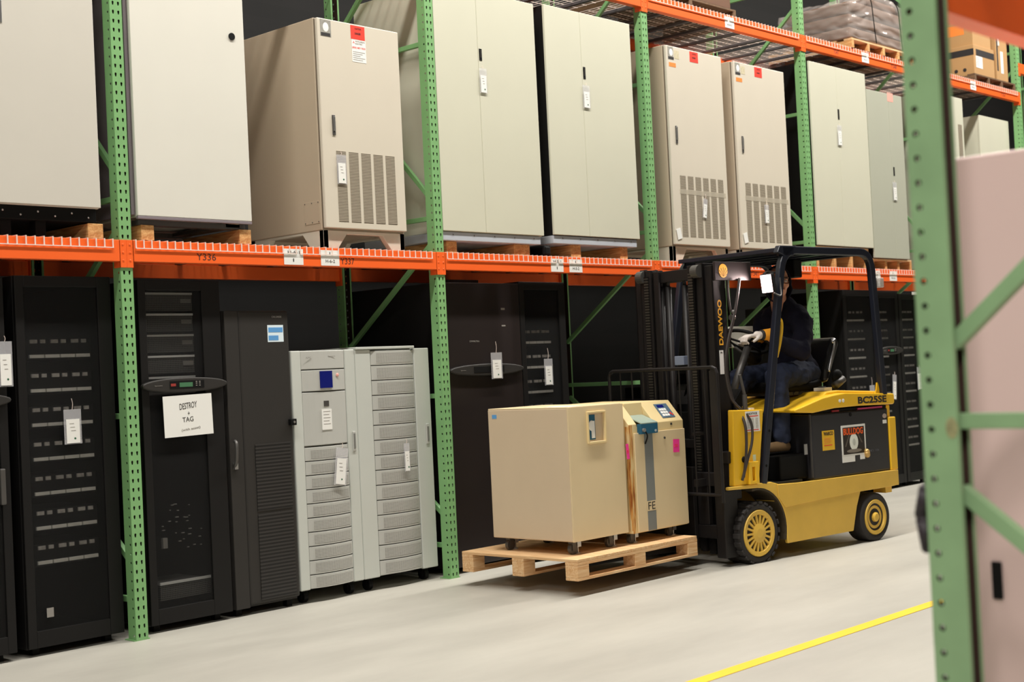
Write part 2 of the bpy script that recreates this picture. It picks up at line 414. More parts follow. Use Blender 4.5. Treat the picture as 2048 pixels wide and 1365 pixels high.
WHERE = ['green rack upright at the left, between the black server racks', 'green rack upright right of the silver battery cabinets',
         'green rack upright rising above the forklift mast', 'green rack upright seen past the forklift driver', 'green rack upright mostly hidden behind the blurred near upright',
         'narrow green rack upright farthest right, beside the cardboard boxes', 'green rack upright off past the right end of the boxes']
frame(-D, 'green rack upright beyond the left edge, one bay before the first black racks')
for i in range(7):
    frame(i * D, WHERE[i])
def bracket(parent, x, side, zt, y=0.0, dirn=-1):
    """beam end connector; side +1: beam leaves to +x from the column whose left edge is x"""
    zb = zt - 0.155
    mb = MB(); a, b = (x + 0.0385, x + CW + 0.006) if side > 0 else (x - 0.006, x + 0.0375)
    y0, y1 = (-0.008, -0.0025) if dirn < 0 else (DEPTH + 0.0025, DEPTH + 0.008)
    mb.box(a, b, y0, y1, zb, zt + 0.001)
    if side > 0: mb.box(x + CW + 0.0015, x + CW + 0.006, min(y0, y0 + 0.07 * -dirn), max(y1, y1 + 0.06 * -dirn), zb, zt + 0.001)
    else: mb.box(x - 0.006, x - 0.0015, min(y0, y0 + 0.07 * -dirn), max(y1, y1 + 0.06 * -dirn), zb, zt + 0.001)
    for k in (0.025, 0.07, 0.115):
        xc = (a + b) / 2; mb.cyl((xc, (y0 if dirn < 0 else y1), zt - k), (xc, (y0 - 0.003 if dirn < 0 else y1 + 0.003), zt - k), 0.007, 0.005, 8)
    return mb.build('end_connector', m_orange, parent, bev=0.001)
def beam(i, zt, rear, label, marks=(), y=0.0, xx=None):
    x0 = (i * D if xx is None else xx); xa, xb = x0 + CW + 0.007, x0 + D - 0.007
    t = thing('rack_beam', label, 'rack beam', (x0, y, 0)); t['kind'] = 'thing'; xa -= x0; xb -= x0
    zb = zt - 0.121
    if not rear: pr = [(-0.010, zb), (-0.010, zt), (0.012, zt), (0.012, zt - 0.03), (0.045, zt - 0.03), (0.045, zb)]; d = -1
    else: pr = [(DEPTH + 0.010, zb), (DEPTH + 0.010, zt), (DEPTH - 0.012, zt), (DEPTH - 0.012, zt - 0.03), (DEPTH - 0.045, zt - 0.03), (DEPTH - 0.045, zb)]; d = 1
    MB().prism(pr, xa, xb, 'yz').build('beam', m_orange, t, bev=0.003)
    bracket(t, 0, 1, zt, dirn=d); bracket(t, D, -1, zt, dirn=d)
    for mk in marks:
        kind, mx, w, txt = mk
        if kind == 'card':
            c = B(mx - x0, mx - x0 + w, -0.0125, -0.0105, zt - 0.114, zt - 0.015).build('placard', m_white, t)
            a, b = txt
            if a: lettering(a, w * 0.62 if len(a) > 2 else .006, 0.018, m_ink, c, (mx - x0 + w * (.2 if len(a) > 2 else .47), -0.0128, zt - 0.045), name='printing')
            lettering(b, w * (0.5 if len(b) > 2 else 0.05), 0.02, m_ink, c, (mx - x0 + w * (.25 if len(b) > 2 else .46), -0.0128, zt - 0.095), name='printing')
        else: lettering(txt, w, 0.04, mat('stencil_ink', (74, 38, 30), 0.7, var=0), t, (mx - x0, -0.0103, zt - 0.102), name='stencilled_number')
    return t
LOWM = {1: [('card', 1.138, .15, ('H-6-1', '1')), ('card', 1.43, .15, ('1', 'H-6-2')), ('st', .50, .135, 'Y336'), ('st', 1.592, .115, 'Y337')],
        2: [('card', 3.63, .14, ('H-5-1', '1')), ('card', 3.84, .15, ('1', 'H-5-2'))],
        4: [('card', 8.50, .14, ('H-3-1', '1')), ('card', 8.83, .15, ('1', 'H-3-2'))], 3: [('st', 6.3, .12, 'Y341')]}
UPM = {3: [('card', 6.10, .14, ('1', 'H-4-3'))], 4: [('card', 8.50, .14, ('1', 'H-3-3')), ('st', 7.95, .1, 'Y347'), ('st', 9.1, .12, 'Y348')], 5: [('card', 10.95, .14, ('1', 'H-2-3')), ('st', 11.75, .12, 'Y353')]}
DESC = {-1: 'over the far left racks', 0: 'x', 1: 'stencilled Y336 and Y337', 2: 'under the two tall twin-door cabinets',
        3: 'under the two short slotted cabinets', 4: 'right of the driver', 5: 'behind the blurred near upright'}
DESCU = {-1: 'above the leftmost cabinet', 1: 'above the large slotted tan cabinet', 2: 'above the two tall twin-door cabinets', 3: 'above the two short slotted cabinets',
         4: 'carrying the film-wrapped bundles', 5: 'carrying the cardboard boxes on the right'}
BAY = {-1: (DESC[-1], DESCU[-1]), 0: (DESC[1], DESCU[1]), 1: (DESC[2], DESCU[2]), 2: (DESC[3], DESCU[3]), 3: (DESC[4], DESCU[4]), 4: (DESC[5], DESCU[5])}
for i, (lo, hi) in BAY.items():
    beam(i, Z1T, False, 'orange front beam ' + lo, LOWM.get(i + 1, ()))
    beam(i, Z2T, False, 'orange upper front beam ' + hi, UPM.get(i + 1, ()))
    beam(i, Z1T, True, 'shaded orange rear beam, lower shelf, ' + lo)
    beam(i, Z2T, True, 'orange rear beam, upper shelf, ' + hi)
beam(5, 4.80, False, 'red-orange beam end at the far right edge, past the last upright')
def wire_deck(x0, x1, zt, label):
    t = thing('wire_deck', label, 'wire shelf deck', (x0, 0, zt)); w = x1 - x0; r = 0.0024; mb = MB()
    n = int(round(w / 0.0508)); 
    for k in range(n + 1):
        x = min(w, k * w / n)
        mb.box(x - r, x + r, -0.014, DEPTH + 0.014, -0.001, 0.0035)
        mb.box(x - r * 1.5, x + r * 1.5, -0.0165, -0.0125, -0.046, 0.0035); mb.box(x - r, x + r, DEPTH + 0.0125, DEPTH + 0.0165, -0.046, 0.0035)
    for y in [-0.0175, DEPTH + 0.0175]: mb.box(-r, w + r, y - r, y + r, -0.049, -0.044)
    for k in range(11): mb.box(0, w, 0.03 + k * 0.1 - r, 0.03 + k * 0.1 + r, -0.0055, -0.001)
    mb.build('mesh', m_wire, t)
    for k in (0.14, 0.5, 0.86): B(w * k - 0.02, w * k + 0.02, 0.014, DEPTH - 0.014, -0.029, -0.006).build('support_channel', m_chan, t)
    return t
for i, (lo, hi) in BAY.items():
    for a, nmn in ((0, 'left'), (1, 'right')):
        xa = i * D + CW + 0.02 + a * (D - CW - 0.04) / 2; xb = xa + (D - CW - 0.04) / 2 - 0.03
        if i < 5:
            wire_deck(xa, xb, Z1T + 0.0015, nmn + ' wire deck on the lower beam ' + lo)
            wire_deck(xa, xb, Z2T + 0.0015, nmn + ' wire deck on the upper beam ' + hi)
ZD = Z1T + 0.005; ZD2 = Z2T + 0.005

# ------------------------------------------------------------------ tags
def hang_tag(x, y, z, label, w=0.07, h=0.16, string=0.07, tilt=0.0, n=(0, -1, 0), loop=True, big=False):
    """plastic sleeve with a white card, on a string; top of string at x,y,z"""
    t = thing('hang_tag', label, 'tag', (x, y, z)); t.rotation_euler = (0, tilt, 0)
    MB().tube([(0, 0, 0), (0.004, -0.003, -string * .5), (0, -0.002, -string)], 0.0016, 5, 4).build('string', m_wire, t)
    s = B(-w / 2, w / 2, -0.004, -0.001, -string - h, -string).build('plastic_sleeve', m_clear, t, bev=0.001)
    c = B(-w * .38, w * .38, -0.0062, -0.0045, -string - h * .97, -string - h * .28).build('card', m_white, t)
    MB().cyl((0.01, -0.0066, -string - h * .84), (0.01, -0.0062, -string - h * .84), 0.006, n=10).build('mark', mat('green_dot', (30, 90, 60), 0.6, var=0), c)
    mb = MB()
    for k in range(3): mb.box(-w * .2 + k * .004, w * (.05 + .05 * k), -0.0068, -0.0062, -string - h * (.42 + .1 * k), -string - h * (.405 + .1 * k))
    mb.build('handwriting', m_greyink, c)
    return t

# ------------------------------------------------------------------ upper shelf cabinets
def slab_door(mb, x0, x1, y, z0, z1, th=0.02): mb.box(x0, x1, y - th, y, z0, z1)
def vents(t, xs, w, z0, z1, y, name='vent_slots'):
    for x in xs: B(x, x + w, y - 0.0015, y, z0, z1).build(name, m_vent, t)
def latch(t, x, z0, z1, y, m=m_steel, w=0.024):
    h = B(x, x + w, y - 0.006, y, z0, z1).build('handle', m, t, bev=0.002); 
    B(x + w * .2, x + w * .8, y - 0.012, y - 0.006, z0 + (z1 - z0) * .2, z1 - 0.01).build('lever', m_metal if m is m_steel else m_black, h, bev=0.001)
    return h
def stickers(t, x, zt, y, white=True, small=False, rx=0.29):
    s = B(x, x + .088 * (0.85 if small else 1), y - 0.0012, y, zt - .115, zt - .008).build('warning_sticker', mat('grey_print', (150, 148, 140), 0.5, var=0.2, scale=40), t)
    MB().ball((x + .045, y - 0.0012, zt - .055), .024, .001, .03).build('printed_patch', m_white, s)
    B(x + .004, x + .08, y - .0018, y - .0012, zt - .113, zt - .092).build('printed_band', m_ink, s)
    r = B(x + rx, x + rx + .12, y - .0012, y, zt - .1, zt - .01).build('red_label', m_red, t)
    lettering('CAUTION', .055, .012, m_ink, r, (x + rx + .035, y - .0014, zt - .035), name='printing')
    lettering('DANGER', .05, .014, m_ink, r, (x + rx + .035, y - .0014, zt - .068), name='printing', bold=.02)
    if white:
        q = B(x + rx + .005, x + rx + .125, y - .0012, y, zt - .25, zt - .102).build('white_label', m_white, t)
        mk = MB()
        cx, cz = x + rx + .022, zt - .122
        for a in (90, 210, 330):
            dx, dz = math.cos(math.radians(a)) * .010, math.sin(math.radians(a)) * .010
            nx, nz = -dz * .5, dx * .5
            mk.prism([(cx, cz), (cx + dx * .5 + nx * .6, cz + dz * .5 + nz * .6), (cx + dx, cz + dz), (cx + dx * .5 - nx * .6, cz + dz * .5 - nz * .6)], y - .0018, y - .0012)
        mk.build('emblem', m_red, q)
        lettering('MITSUBISHI', .08, .010, m_greyink, q, (x + rx + .037, y - .0014, zt - .118), name='printing')
        lettering('ELECTRIC', .06, .010, m_greyink, q, (x + rx + .037, y - .0014, zt - .133), name='printing')
        lettering('(800) 887-7830', .112, .016, m_red, q, (x + rx + .008, y - .0014, zt - .165), name='printing')
        mk = MB()
        for k in range(5): mk.box(x + rx + .012, x + rx + .115 - .02 * (k % 3), y - .0018, y - .0012, zt - .185 - .013 * k, zt - .182 - .013 * k)
        mk.build('printed_lines', m_greyink, q)
    else:
        q = B(x + .09, x + .155, y - .0012, y, zt - .1, zt - .03).build('tan_label', mat('tan_print', (200, 190, 160), .6, var=.15, scale=50), t)
        B(x + .01, x + .105, y - .0012, y, zt - .175, zt - .14).build('orange_label', m_orst, t)
# far-left cabinet
def twin(name, label, x0, x1, z0, z1, seam, m, y=0.0, depth=0.8, handle=None, tagz=None, body=None):
    t = thing(name, label, 'cabinet', (x0, y, z0)); w = x1 - x0; h = z1 - z0
    B(0.012, w - 0.002, 0.022, depth, 0.0, h).build('cabinet_body', body or m, t, bev=0.004)
    segs = [0] + [s - x0 for s in seam] + [w]
    for a, b in zip(segs, segs[1:]):
        B(a + 0.0015, b - 0.0015, 0.0, 0.020, 0.004, h - 0.002).build('door', m, t, bev=0.003)
    if handle:
        hx, h0, h1 = handle
        hd = B(hx - x0, hx - x0 + .028, -0.003, 0.001, h0 - z0, h1 - z0).build('handle', m_black, t, bev=0.006)
        B(hx - x0 + .009, hx - x0 + .019, -0.006, -0.002, h0 - z0 + .02, h1 - z0 - .012).build('grip', m_dark2, hd)
    return t
A = twin('electrical_cabinet', 'pale grey cabinet at the left edge, standing on a black base', -1.62, -0.105, 2.413, 4.16, [], mat('pale_grey_enamel', (204, 200, 190), .42, var=.015), handle=None)
B(.95, .975, -.004, .001, .96, 1.5).build('handle', m_metal, A, bev=.002)
B(.05, 1.5, .03, .75, -.075, 0).build('base_frame', m_black, A, bev=.003)
mb = MB()
for k in range(14): mb.ball((.15 + .1 * k, .028, -.03 - .02 * (k % 2)), .006)
mb.build('bolt', m_metal, A)
for k in range(6): MB().box(.15 + .2 * k, .21 + .2 * k, .06, .12, -.163, -.075).build('foot_bracket', m_black, A)
def timber(x0, x1, y0, y1, z0, z1, label, m=None, group=None, cat='timber block'):
    o = B(0, x1 - x0, 0, y1 - y0, 0, z1 - z0).build('timber_block', m or m_wood2, bev=0.003, loc=(x0, y0, z0)); return tag(o, label, cat, group)
timber(-.175, -.08, .03, .62, ZD, 2.333, 'pale timber block under the right corner of the leftmost cabinet')
# cabinet B
Bc = twin('electrical_cabinet', 'tall off-white cabinet with a round black lock, left of the slotted tan cabinet', .125, .918, 2.383, 4.15, [], m_cab)
B(-.022, .0, .03, .7, .01, 1.76).build('side_channel', mat('mauve_grey_side', (128, 118, 124), .5), Bc, bev=.003)
MB().cyl((.700, .001, 1.122), (.700, -.006, 1.122), .022, n=20).build('round_lock', m_black, Bc, smooth=False)
B(.0, .79, -.002, .02, -.014, .002).build('bottom_lip', mat('mauve_grey_side'), Bc, bev=.002)
bs = MB(); bs.box(.02, .76, .03, .1, -.045, -.015); bs.box(.02, .76, .6, .68, -.045, -.015); bs.box(.62, .72, .03, .65, -.035, -.015)
bs.build('base_frame', m_steel, Bc)
timber(.155, .24, .02, .62, ZD, 2.338, 'timber block under the left corner of the off-white cabinet')
timber(.835, .92, .02, .62, ZD, 2.338, 'timber block under the right corner of the off-white cabinet')
# slotted tan cabinet (M) and its two smaller relatives
def ups(x0, x1, z0, z1, ncol, vx0, vx1, vz0, vz1, label, hx, hz, big, y=0.0, depth=0.82, zb=ZD):
    t = thing('power_cabinet', label, 'cabinet', (x0, y, zb)); w = x1 - x0; a = z0 - zb; h = z1 - zb
    B(0, w, 0.035, depth, a, h).build('cabinet_body', m_tan, t, bev=0.006)
    B(0.004, w - 0.004, 0.028, 0.034, a + .01, h - .006).build('door_gasket', mat('darker_tan_gap', (120, 108, 92), .7), t)  # gasket sheet between body and door is a darker tan
    B(0.006, w - 0.006, 0.0, 0.026, a + .012, h - .004).build('door', m_tdoor, t, bev=0.005)
    # plinth with a trapezoid cut-out
    pf = MB().prism([(0.005, 0), (.125, 0), (.2, a - .02), (w - .2, a - .02), (w - .125, 0), (w - .005, 0), (w - .005, a), (.005, a)], .03, .07)
    pf.prism([(0.005, 0), (.125, 0), (.2, a - .02), (w - .2, a - .02), (w - .125, 0), (w - .005, 0), (w - .005, a), (.005, a)], depth - .07, depth - .03)
    pf.prism([(.03, 0), (.16, 0), (.24, a - .015), (depth - .24, a - .015), (depth - .16, 0), (depth - .03, 0), (depth - .03, a), (.03, a)], 0.005, .045, 'yz')
    pf.prism([(.03, 0), (.16, 0), (.24, a - .015), (depth - .24, a - .015), (depth - .16, 0), (depth - .03, 0), (depth - .03, a), (.03, a)], w - .045, w - .005, 'yz')
    pf.build('plinth', m_tdoor, t, bev=.002)
    cw = (vx1 - vx0) / ncol
    vents(t, [vx0 - x0 + cw * k for k in range(ncol)], cw * (.76 if big else .72), vz0 - zb, vz1 - zb, -0.0)
    if not big: B(vx0 - x0 - .01, vx1 - x0, -.0022, -.0016, vz0 - zb + (vz1 - vz0) * .7, vz0 - zb + (vz1 - vz0) * .78).build('clear_tape', see_through('dusty_tape', (214, 206, 188), .62, .4), t)
    latch(t, hx - x0, hz[0] - zb, hz[1] - zb, 0.0)
    stickers(t, .03, h - .004, 0.0, white=big, small=not big, rx=(.255 if big else .31))
    if big:
        p = B(-.0025, 0, .05, .205, .16, .305).build('cover_plate', m_tan, t, bev=.001)
        mb = MB()
        for yy in (.06, .125, .195):
            for zz in (.17, .295): mb.ball((-.003, yy, zz), .004, seg=8, rings=6)
        mb.build('screw', m_steel, p)
    return t
ups(1.489, 2.199, 2.362, 3.73, 5, 1.605, 2.135, 2.418, 2.876, 'large tan slotted cabinet with red and white labels at its top', 1.582, (2.975, 3.105), True)
ups(5.216, 6.03, 2.375, 4.06, 6, 5.33, 5.99, 2.455, 2.97, 'short tan slotted cabinet just right of the upright above the forklift mast', 5.298, (3.235, 3.385), False)
ups(6.204, 7.04, 2.375, 4.05, 6, 6.305, 7.0, 2.45, 2.97, 'short tan slotted cabinet behind the overhead guard, right one of the slotted pair', 6.282, (3.235, 3.385), False)
hang_tag(1.64, -.004, 2.87, 'tag in a clear sleeve over the left vent slots of the big tan cabinet', .08, .19, .02)
hang_tag(5.68, -.004, 2.83, 'tag hanging on the vent slots of the left short slotted cabinet', .06, .17, .04, .15)
hang_tag(6.62, -.004, 2.83, 'tag hanging on the vent slots of the right short slotted cabinet', .07, .17, .04)
for xx, lb in ((5.235, 'left'), (6.225, 'right')):
    o = B(-.03, .03, -.002, 0, -.09, 0).build('hang_tag', m_white, loc=(xx + .03, -.003, 2.52)); o.rotation_euler = (0, -.25, 0)
    tag(o, 'small white tag at the bottom left corner of the %s short slotted cabinet' % lb, 'tag')
# hardboard sheets under the loads
tag(B(0, 2.21, 0, .95, 0, .008).build('hardboard_sheet', m_board, loc=(.115, -.006, ZD - .0005)), 'thin hardboard sheet under the large tan slotted cabinet', 'board') if False else None
tag(B(0, 1.1, 0, .95, 0, .006).build('hardboard_sheet', m_board, loc=(-1.4, .0, ZD)), 'thin board lying on the shelf under the leftmost cabinet', 'board') if False else None
# tall twin-door cabinets
def tall(x0, x1, z0, z1, seam, label, m, handle, body, y=0.0, depth=.85, plinth=True):
    t = twin('electrical_cabinet', label, x0, x1, z0, z1, seam, m, y, depth, handle, body=body)
    w = x1 - x0
    if plinth:
        p = MB().box(0.0, w - .03, .012, depth - .02, -.062, -.002); p.build('plinth', m_zinc, t, bev=.004)
        mb = MB()
        for k in range(5): mb.ball((w * (.1 + .2 * k), .011, -.02), .005, seg=8, rings=6)
        mb.build('bolt', m_steel, t)
    return t
tall(2.535, 3.585, 2.393, 4.14, [2.965], 'tall cream twin-door cabinet right of the upright, left of the tall pair', m_cab2, (2.975, 3.636, 3.722), None)
tall(3.70, 4.745, 2.408, 4.16, [4.117], 'tall cream twin-door cabinet with a black gap at its left, right of the tall pair', m_cab2, (4.13, 3.64, 3.735), m_dark)
hang_tag(3.0, -.004, 3.60, 'tag under the handle of the left tall twin-door cabinet', .075, .18, .02)
hang_tag(4.15, -.004, 3.61, 'tag under the handle of the right tall twin-door cabinet', .085, .18, .02)
timber(2.66 - .06, 2.70, .04, .8, ZD, 2.329, 'timber runner under the left end of the left tall twin-door cabinet')
timber(3.29, 3.46, .04, .8, ZD, 2.329, 'wide rough timber runner under the left tall twin-door cabinet')
timber(3.93, 4.045, .04, .8, ZD, 2.345, 'timber runner under the middle of the right tall twin-door cabinet')
timber(4.53, 4.625, .04, .8, ZD, 2.345, 'timber runner under the right end of the right tall twin-door cabinet')
tag(B(0, .08, 0, .7, 0, .085).build('cable_bundle', m_black, bev=.02, loc=(3.60, .02, ZD)), 'black bundle wedged in the gap between the two tall twin-door cabinets', 'bundle')
# right bays
tall(7.49, 8.56, 2.452, 4.215, [7.985], 'tall cream twin-door cabinet right of the upright, behind the overhead guard', m_cab2, (7.985, 3.70, 3.80), m_dark, plinth=False)
tall(8.572, 9.31, 2.357, 4.068, [9.02], 'shorter grey-green twin-door cabinet beside the blurred near upright', m_cab3, (9.05, 3.22, 3.31), m_dark, plinth=False)
B(.43, .55, -.001, 0, 1.63, 1.72).build('red_label', mat('pale_red_label', (240, 170, 156), .6, var=.05), bpy.data.objects['electrical_cabinet.005'])
hang_tag(7.99, -.004, 3.66, 'tag under the handle of the tall cabinet behind the overhead guard', .08, .2, .02)
hang_tag(9.05, -.004, 3.17, 'tag under the handle of the shorter grey-green cabinet', .08, .19, .02)
def small_pallet(x0, x1, y0, y1, z0, z1, label, m=m_wood2, nb=3):
    t = thing('pallet', label, 'pallet', (x0, y0, z0)); w = x1 - x0; d = y1 - y0; h = z1 - z0
    for k in range(nb):
        a = k * (w - .045) / (nb - 1); B(a, a + .045, 0, d, .0, h - .018).build('stringer', m, t, bev=.002)
    for k in range(6):
        a = k * (d - .09) / 5; B(0, w, a, a + .09, h - .0178, h).build('deck_board', m_wood if m is m_wood2 else m, t, bev=.002)
    return t
small_pallet(7.5, 8.5, .03, .9, ZD, 2.450, 'timber pallet under the tall cream cabinet behind the overhead guard', nb=4)
small_pallet(8.56, 9.40, .03, .9, ZD, 2.355, 'pallet under the shorter grey-green cabinet', nb=4)
# far right bay
t = twin('electrical_cabinet', 'narrow strip of cream cabinet showing right of the blurred near upright', 10.0, 10.74, 2.3, 4.2, [], m_cab2)
B(.60, .69, -.003, 0, 1.1, 1.6).build('vent_slots', m_vent, t)
t = twin('electrical_cabinet', 'cream cabinet above the pink foreground cabinet, below the cardboard boxes', 11.375, 12.17, 2.3, 4.10, [], m_cab2, y=.1)
for i_, (xa, xb, yy, lb) in enumerate(((10.02, 10.7, .05, 'narrow strip of cream cabinet'), (11.4, 12.14, .15, 'cream cabinet below the cardboard boxes'))):
    timber(xa, xb, yy, yy + .6, ZD, 2.2995, 'low timber base under the ' + lb)

# ------------------------------------------------------------------ upper level loads
P = small_pallet(8.3, 9.6, -.02, .95, ZD2, 4.545, 'timber pallet under the film-wrapped bundles', nb=5)
def bundle(label):
    t = thing('wrapped_bundle', label, 'wrapped bundle', (8.3, 0.0, 4.546)); t.scale = (.84, .85, 1)
    specs = [(0.0, 1.42, .0, .9, 0, .13), (.03, 1.5, .02, .92, .13, .27), (.06, 1.44, .0, .9, .27, .40), (.5, 1.30, .05, .85, .40, .50)]
    random.seed(5)
    for (x0, x1, y0, y1, z0, z1) in specs:
        mb = MB(); bmesh.ops.create_grid(mb.bm, x_segments=1, y_segments=1, size=.001) if False else None
        M = Matrix.Translation(((x0 + x1) / 2, (y0 + y1) / 2, (z0 + z1) / 2)) @ Matrix.Rotation(random.uniform(-.03, .03), 4, 'Z')
        a, b, c = (x1 - x0) / 2, (y1 - y0) / 2, (z1 - z0) / 2
        mb.box(-a, a, -b, b, -c + .002, c - .012, M).build('cardboard_bundle', m_card2, t, bev=.035, seg=3)
    # crumpled film
    bm = bmesh.new()
    bmesh.ops.create_cube(bm, size=1); bmesh.ops.subdivide_edges(bm, edges=bm.edges, cuts=15, use_grid_fill=True)
    for v in bm.verts:
        x, y, z = v.co + Vector((.5, .5, .5))
        top = .42 + .10 * math.sin(min(1, max(0, x)) * PI) - .06 * (x < .2)
        v.co = Vector((-.03 + 1.56 * x, -.03 + .98 * y, .0 + top * z))
        j = .028
        v.co += Vector((random.uniform(-j, j) * .6, random.uniform(-j, j), random.uniform(-j, j) * (0 if z < .03 else 1)))
        if z < .03: v.co.z = max(v.co.z, .001)
    me = bpy.data.meshes.new('stretch_film'); bm.to_mesh(me); bm.free(); me.materials.append(m_wrap)
    o = bpy.data.objects.new('stretch_film', me); C.objects.link(o); o.parent = t
    s = o.modifiers.new('crease', 'SUBSURF'); s.levels = 1; s.render_levels = 1
    for p in me.polygons: p.use_smooth = True
    for x in (.45, 1.12):
        MB().tube([(x - .15, -.055, .50), (x - .03, -.07, .42), (x + .02, -.065, .25), (x + .06, -.06, .08), (x + .1, -.05, .0)], .006, 6, 4).build('strap', m_black, t)
    return t
bundle('stack of brown bundles wrapped in crumpled clear film on the upper shelf')
def carton(x0, x1, y0, y1, z0, z1, label, band=True, extra=None, group=None):
    t = thing('cardboard_box', label, 'cardboard box', (x0, y0, z0), 0, group); w = x1 - x0; d = y1 - y0; h = z1 - z0
    B(0, w, 0, d, 0, h).build('box_body', m_card, t, bev=.004)
    if band:
        B(.06, w, -.001, 0, h - .12, h - .045).build('black_band', m_ink, t); B(-.001, 0, 0, d, h - .12, h - .045).build('black_band', m_ink, t)
        q = B(.05, .22, -.002, -.001, h - .26, h - .125).build('white_label', m_white, t)
        mb = MB()
        for k in range(5): mb.box(.06, .13, -.0026, -.002, h - .15 - .02 * k, h - .145 - .02 * k)
        mb.build('printed_lines', m_greyink, q)
        mb = MB()
        for k in range(4): mb.ball((-.0015, d * (.2 + .18 * k), .07), .001, .022, .022, seg=10, rings=8)
        mb.build('handling_symbols', m_ink, t)
    return t
small_pallet(11.1, 12.2, .0, .95, ZD2, 4.535, 'dark timber pallet under the cardboard boxes', m_wood3, nb=4)
carton(11.19, 11.73, .04, .62, 4.536, 4.885, 'cardboard box with a black band and white label, lower of the two')
c2 = carton(11.23, 11.70, .06, .60, 4.886, 5.25, 'plain cardboard box stacked on the black-banded box', band=False)
B(-.001, 0, .1, .35, .14, .26).build('orange_label', m_orst, c2)
c3 = carton(11.79, 12.10, .04, .5, 4.536, 5.22, 'tall cardboard box standing beside the black-banded box', band=False)
B(.02, .055, -.001, 0, .12, .66).build('black_band', m_ink, c3); B(.12, .19, -.0015, 0, .1, .36).build('white_label', m_white, c3); B(.06, .075, -.012, 0, .42, .62).build('tape_handle', m_white, c3)
p3 = small_pallet(5.2, 6.6, .2, 1.0, ZD2, 4.60, 'pallet edge on the upper shelf at the top edge of the photo', m_wood3, nb=3)
tag(B(0, 1.3, 0, .72, 0, .4).build('crate', m_card2, bev=.01, loc=(5.25, .22, 4.601)), 'dark brown crate at the top edge, above the short slotted cabinets', 'crate')

# ------------------------------------------------------------------ lower level: black racks
def rack_shell(t, w, d, h, m=m_dark):
    mb = MB(); mb.box(0, .03, .03, d, .04, h); mb.box(w - .03, w, .03, d, .04, h); mb.box(.03, w - .03, .03, d, h - .03, h); mb.box(.03, w - .03, .03, d, .04, .09); mb.box(.03, w - .03, d - .02, d, .09, h - .03)
    mb.build('cabinet_shell', m, t, bev=.003)
    for x in (.05, w - .09):
        for y in (.06, d - .1): B(x, x + .04, y, y + .04, 0, .04).build('foot', m_black, t)
def mesh_door(t, w, h, z0=.045, fr=.05, m=m_dark, fr_l=None):
    fl = fr_l or fr
    mb = MB(); mb.box(0, fl, 0, .026, z0, h); mb.box(w - fr, w, 0, .026, z0, h); mb.box(fl, w - fr, 0, .026, h - .06, h); mb.box(fl, w - fr, 0, .026, z0, z0 + .09)
    dr = mb.build('door', m, t, bev=.003)
    B(fl, w - fr, .008, .012, z0 + .09, h - .06).build('door_mesh', m_mesh, dr)
    return dr
m_tray = mat('tray_edge_grey', (236, 232, 222), .5, var=.1, scale=20)
def trays(t, x0, x1, zs, y=.06):
    for z in zs:
        mb = MB(); n = 4; w = (x1 - x0) / n
        for k in range(n): mb.box(x0 + k * w + .004, x0 + (k + 1) * w - .004, y, y + .012, z - .018, z)
        mb.mi = 1
        for k in range(6):
            a = x0 + (k + .15) * (x1 - x0) / 6
            mb.box(a, a + (.028 if k % 2 else .042), y, y + .01, z + .062, z + .082)
        mb.mi = 2; mb.box(x0 - .01, x1 + .01, y + .014, y + .4, z - .03, z + .09)
        mb.build('battery_tray', [m_tray, mat('connector_grey', (190, 184, 176), .5, var=.3, scale=60), m_black], t)
def oval_bar(t, w, z, y=-.03, screen=True):
    n = 28; poly = []
    for k in range(n):
        a = 2 * PI * k / n; c, s = math.cos(a), math.sin(a)
        poly.append((w / 2 + (w / 2 + .012) * c, z + .043 * (abs(s) ** .9) * (1 if s >= 0 else -1)))
    b = MB().prism(poly, y, 0.004).build('control_bar', m_dark2, t, bev=.008, seg=3)
    p = B(w * .30, w * .72, y - .002, y, z - .020, z + .024).build('display_window', m_black, b)
    if screen:
        B(w * .31, w * .37, y - .003, y - .002, z - .006, z + .010).build('red_button', mat('red_button', (150, 50, 44), .5, var=0), p)
        B(w * .415, w * .575, y - .003, y - .002, z - .012, z + .014).build('green_screen', mat('green_screen', (70, 118, 84), .4, var=.05), p)
        mb = MB()
        for a in (.615, .655):
            for c in (-.008, .004, .014): mb.box(w * a, w * a + .010, y - .003, y - .002, z + c, z + c + .005)
        mb.build('key', m_greyink, p)
    lettering('Symmetra', .05, .008, m_greyink, b, (w * .12, y - .0012, z - .004), name='printing')
    return b
RY = .10
t = thing('server_rack', 'black server rack cut by the left edge of the photo', 'server rack', (-1.25, RY, 0)); rack_shell(t, .6, .95, 2.03)
mesh_door(t, .6, 2.03); oval_bar(t, .6, 1.38)
h_ = B(.53, .56, -.03, -.005, .83, 1.02).build('handle', m_steel, t, bev=.006)
t = thing('server_rack', 'black rack with seven rows of grey battery trays, left of the first upright', 'server rack', (-.585, RY, 0)); rack_shell(t, .575, .95, 2.043)
mesh_door(t, .575, 2.043, fr=.085, fr_l=.05); trays(t, .10, .47, [1.617 + .00 - .1867 * k for k in range(7)])
B(.11, .15, -.001, .001, .2, .25).build('small_label', m_greyink, t)
t = thing('server_rack', 'black rack with a white paper taped under its oval display', 'server rack', (.165, RY, 0)); rack_shell(t, .56, .95, 2.03)
mesh_door(t, .56, 2.03, fr=.13, fr_l=.05); oval_bar(t, .56, 1.415)
m_srv = grid_mat('server_grille', (96, 94, 90), (12, 12, 12), .011, .011, .6, .6)
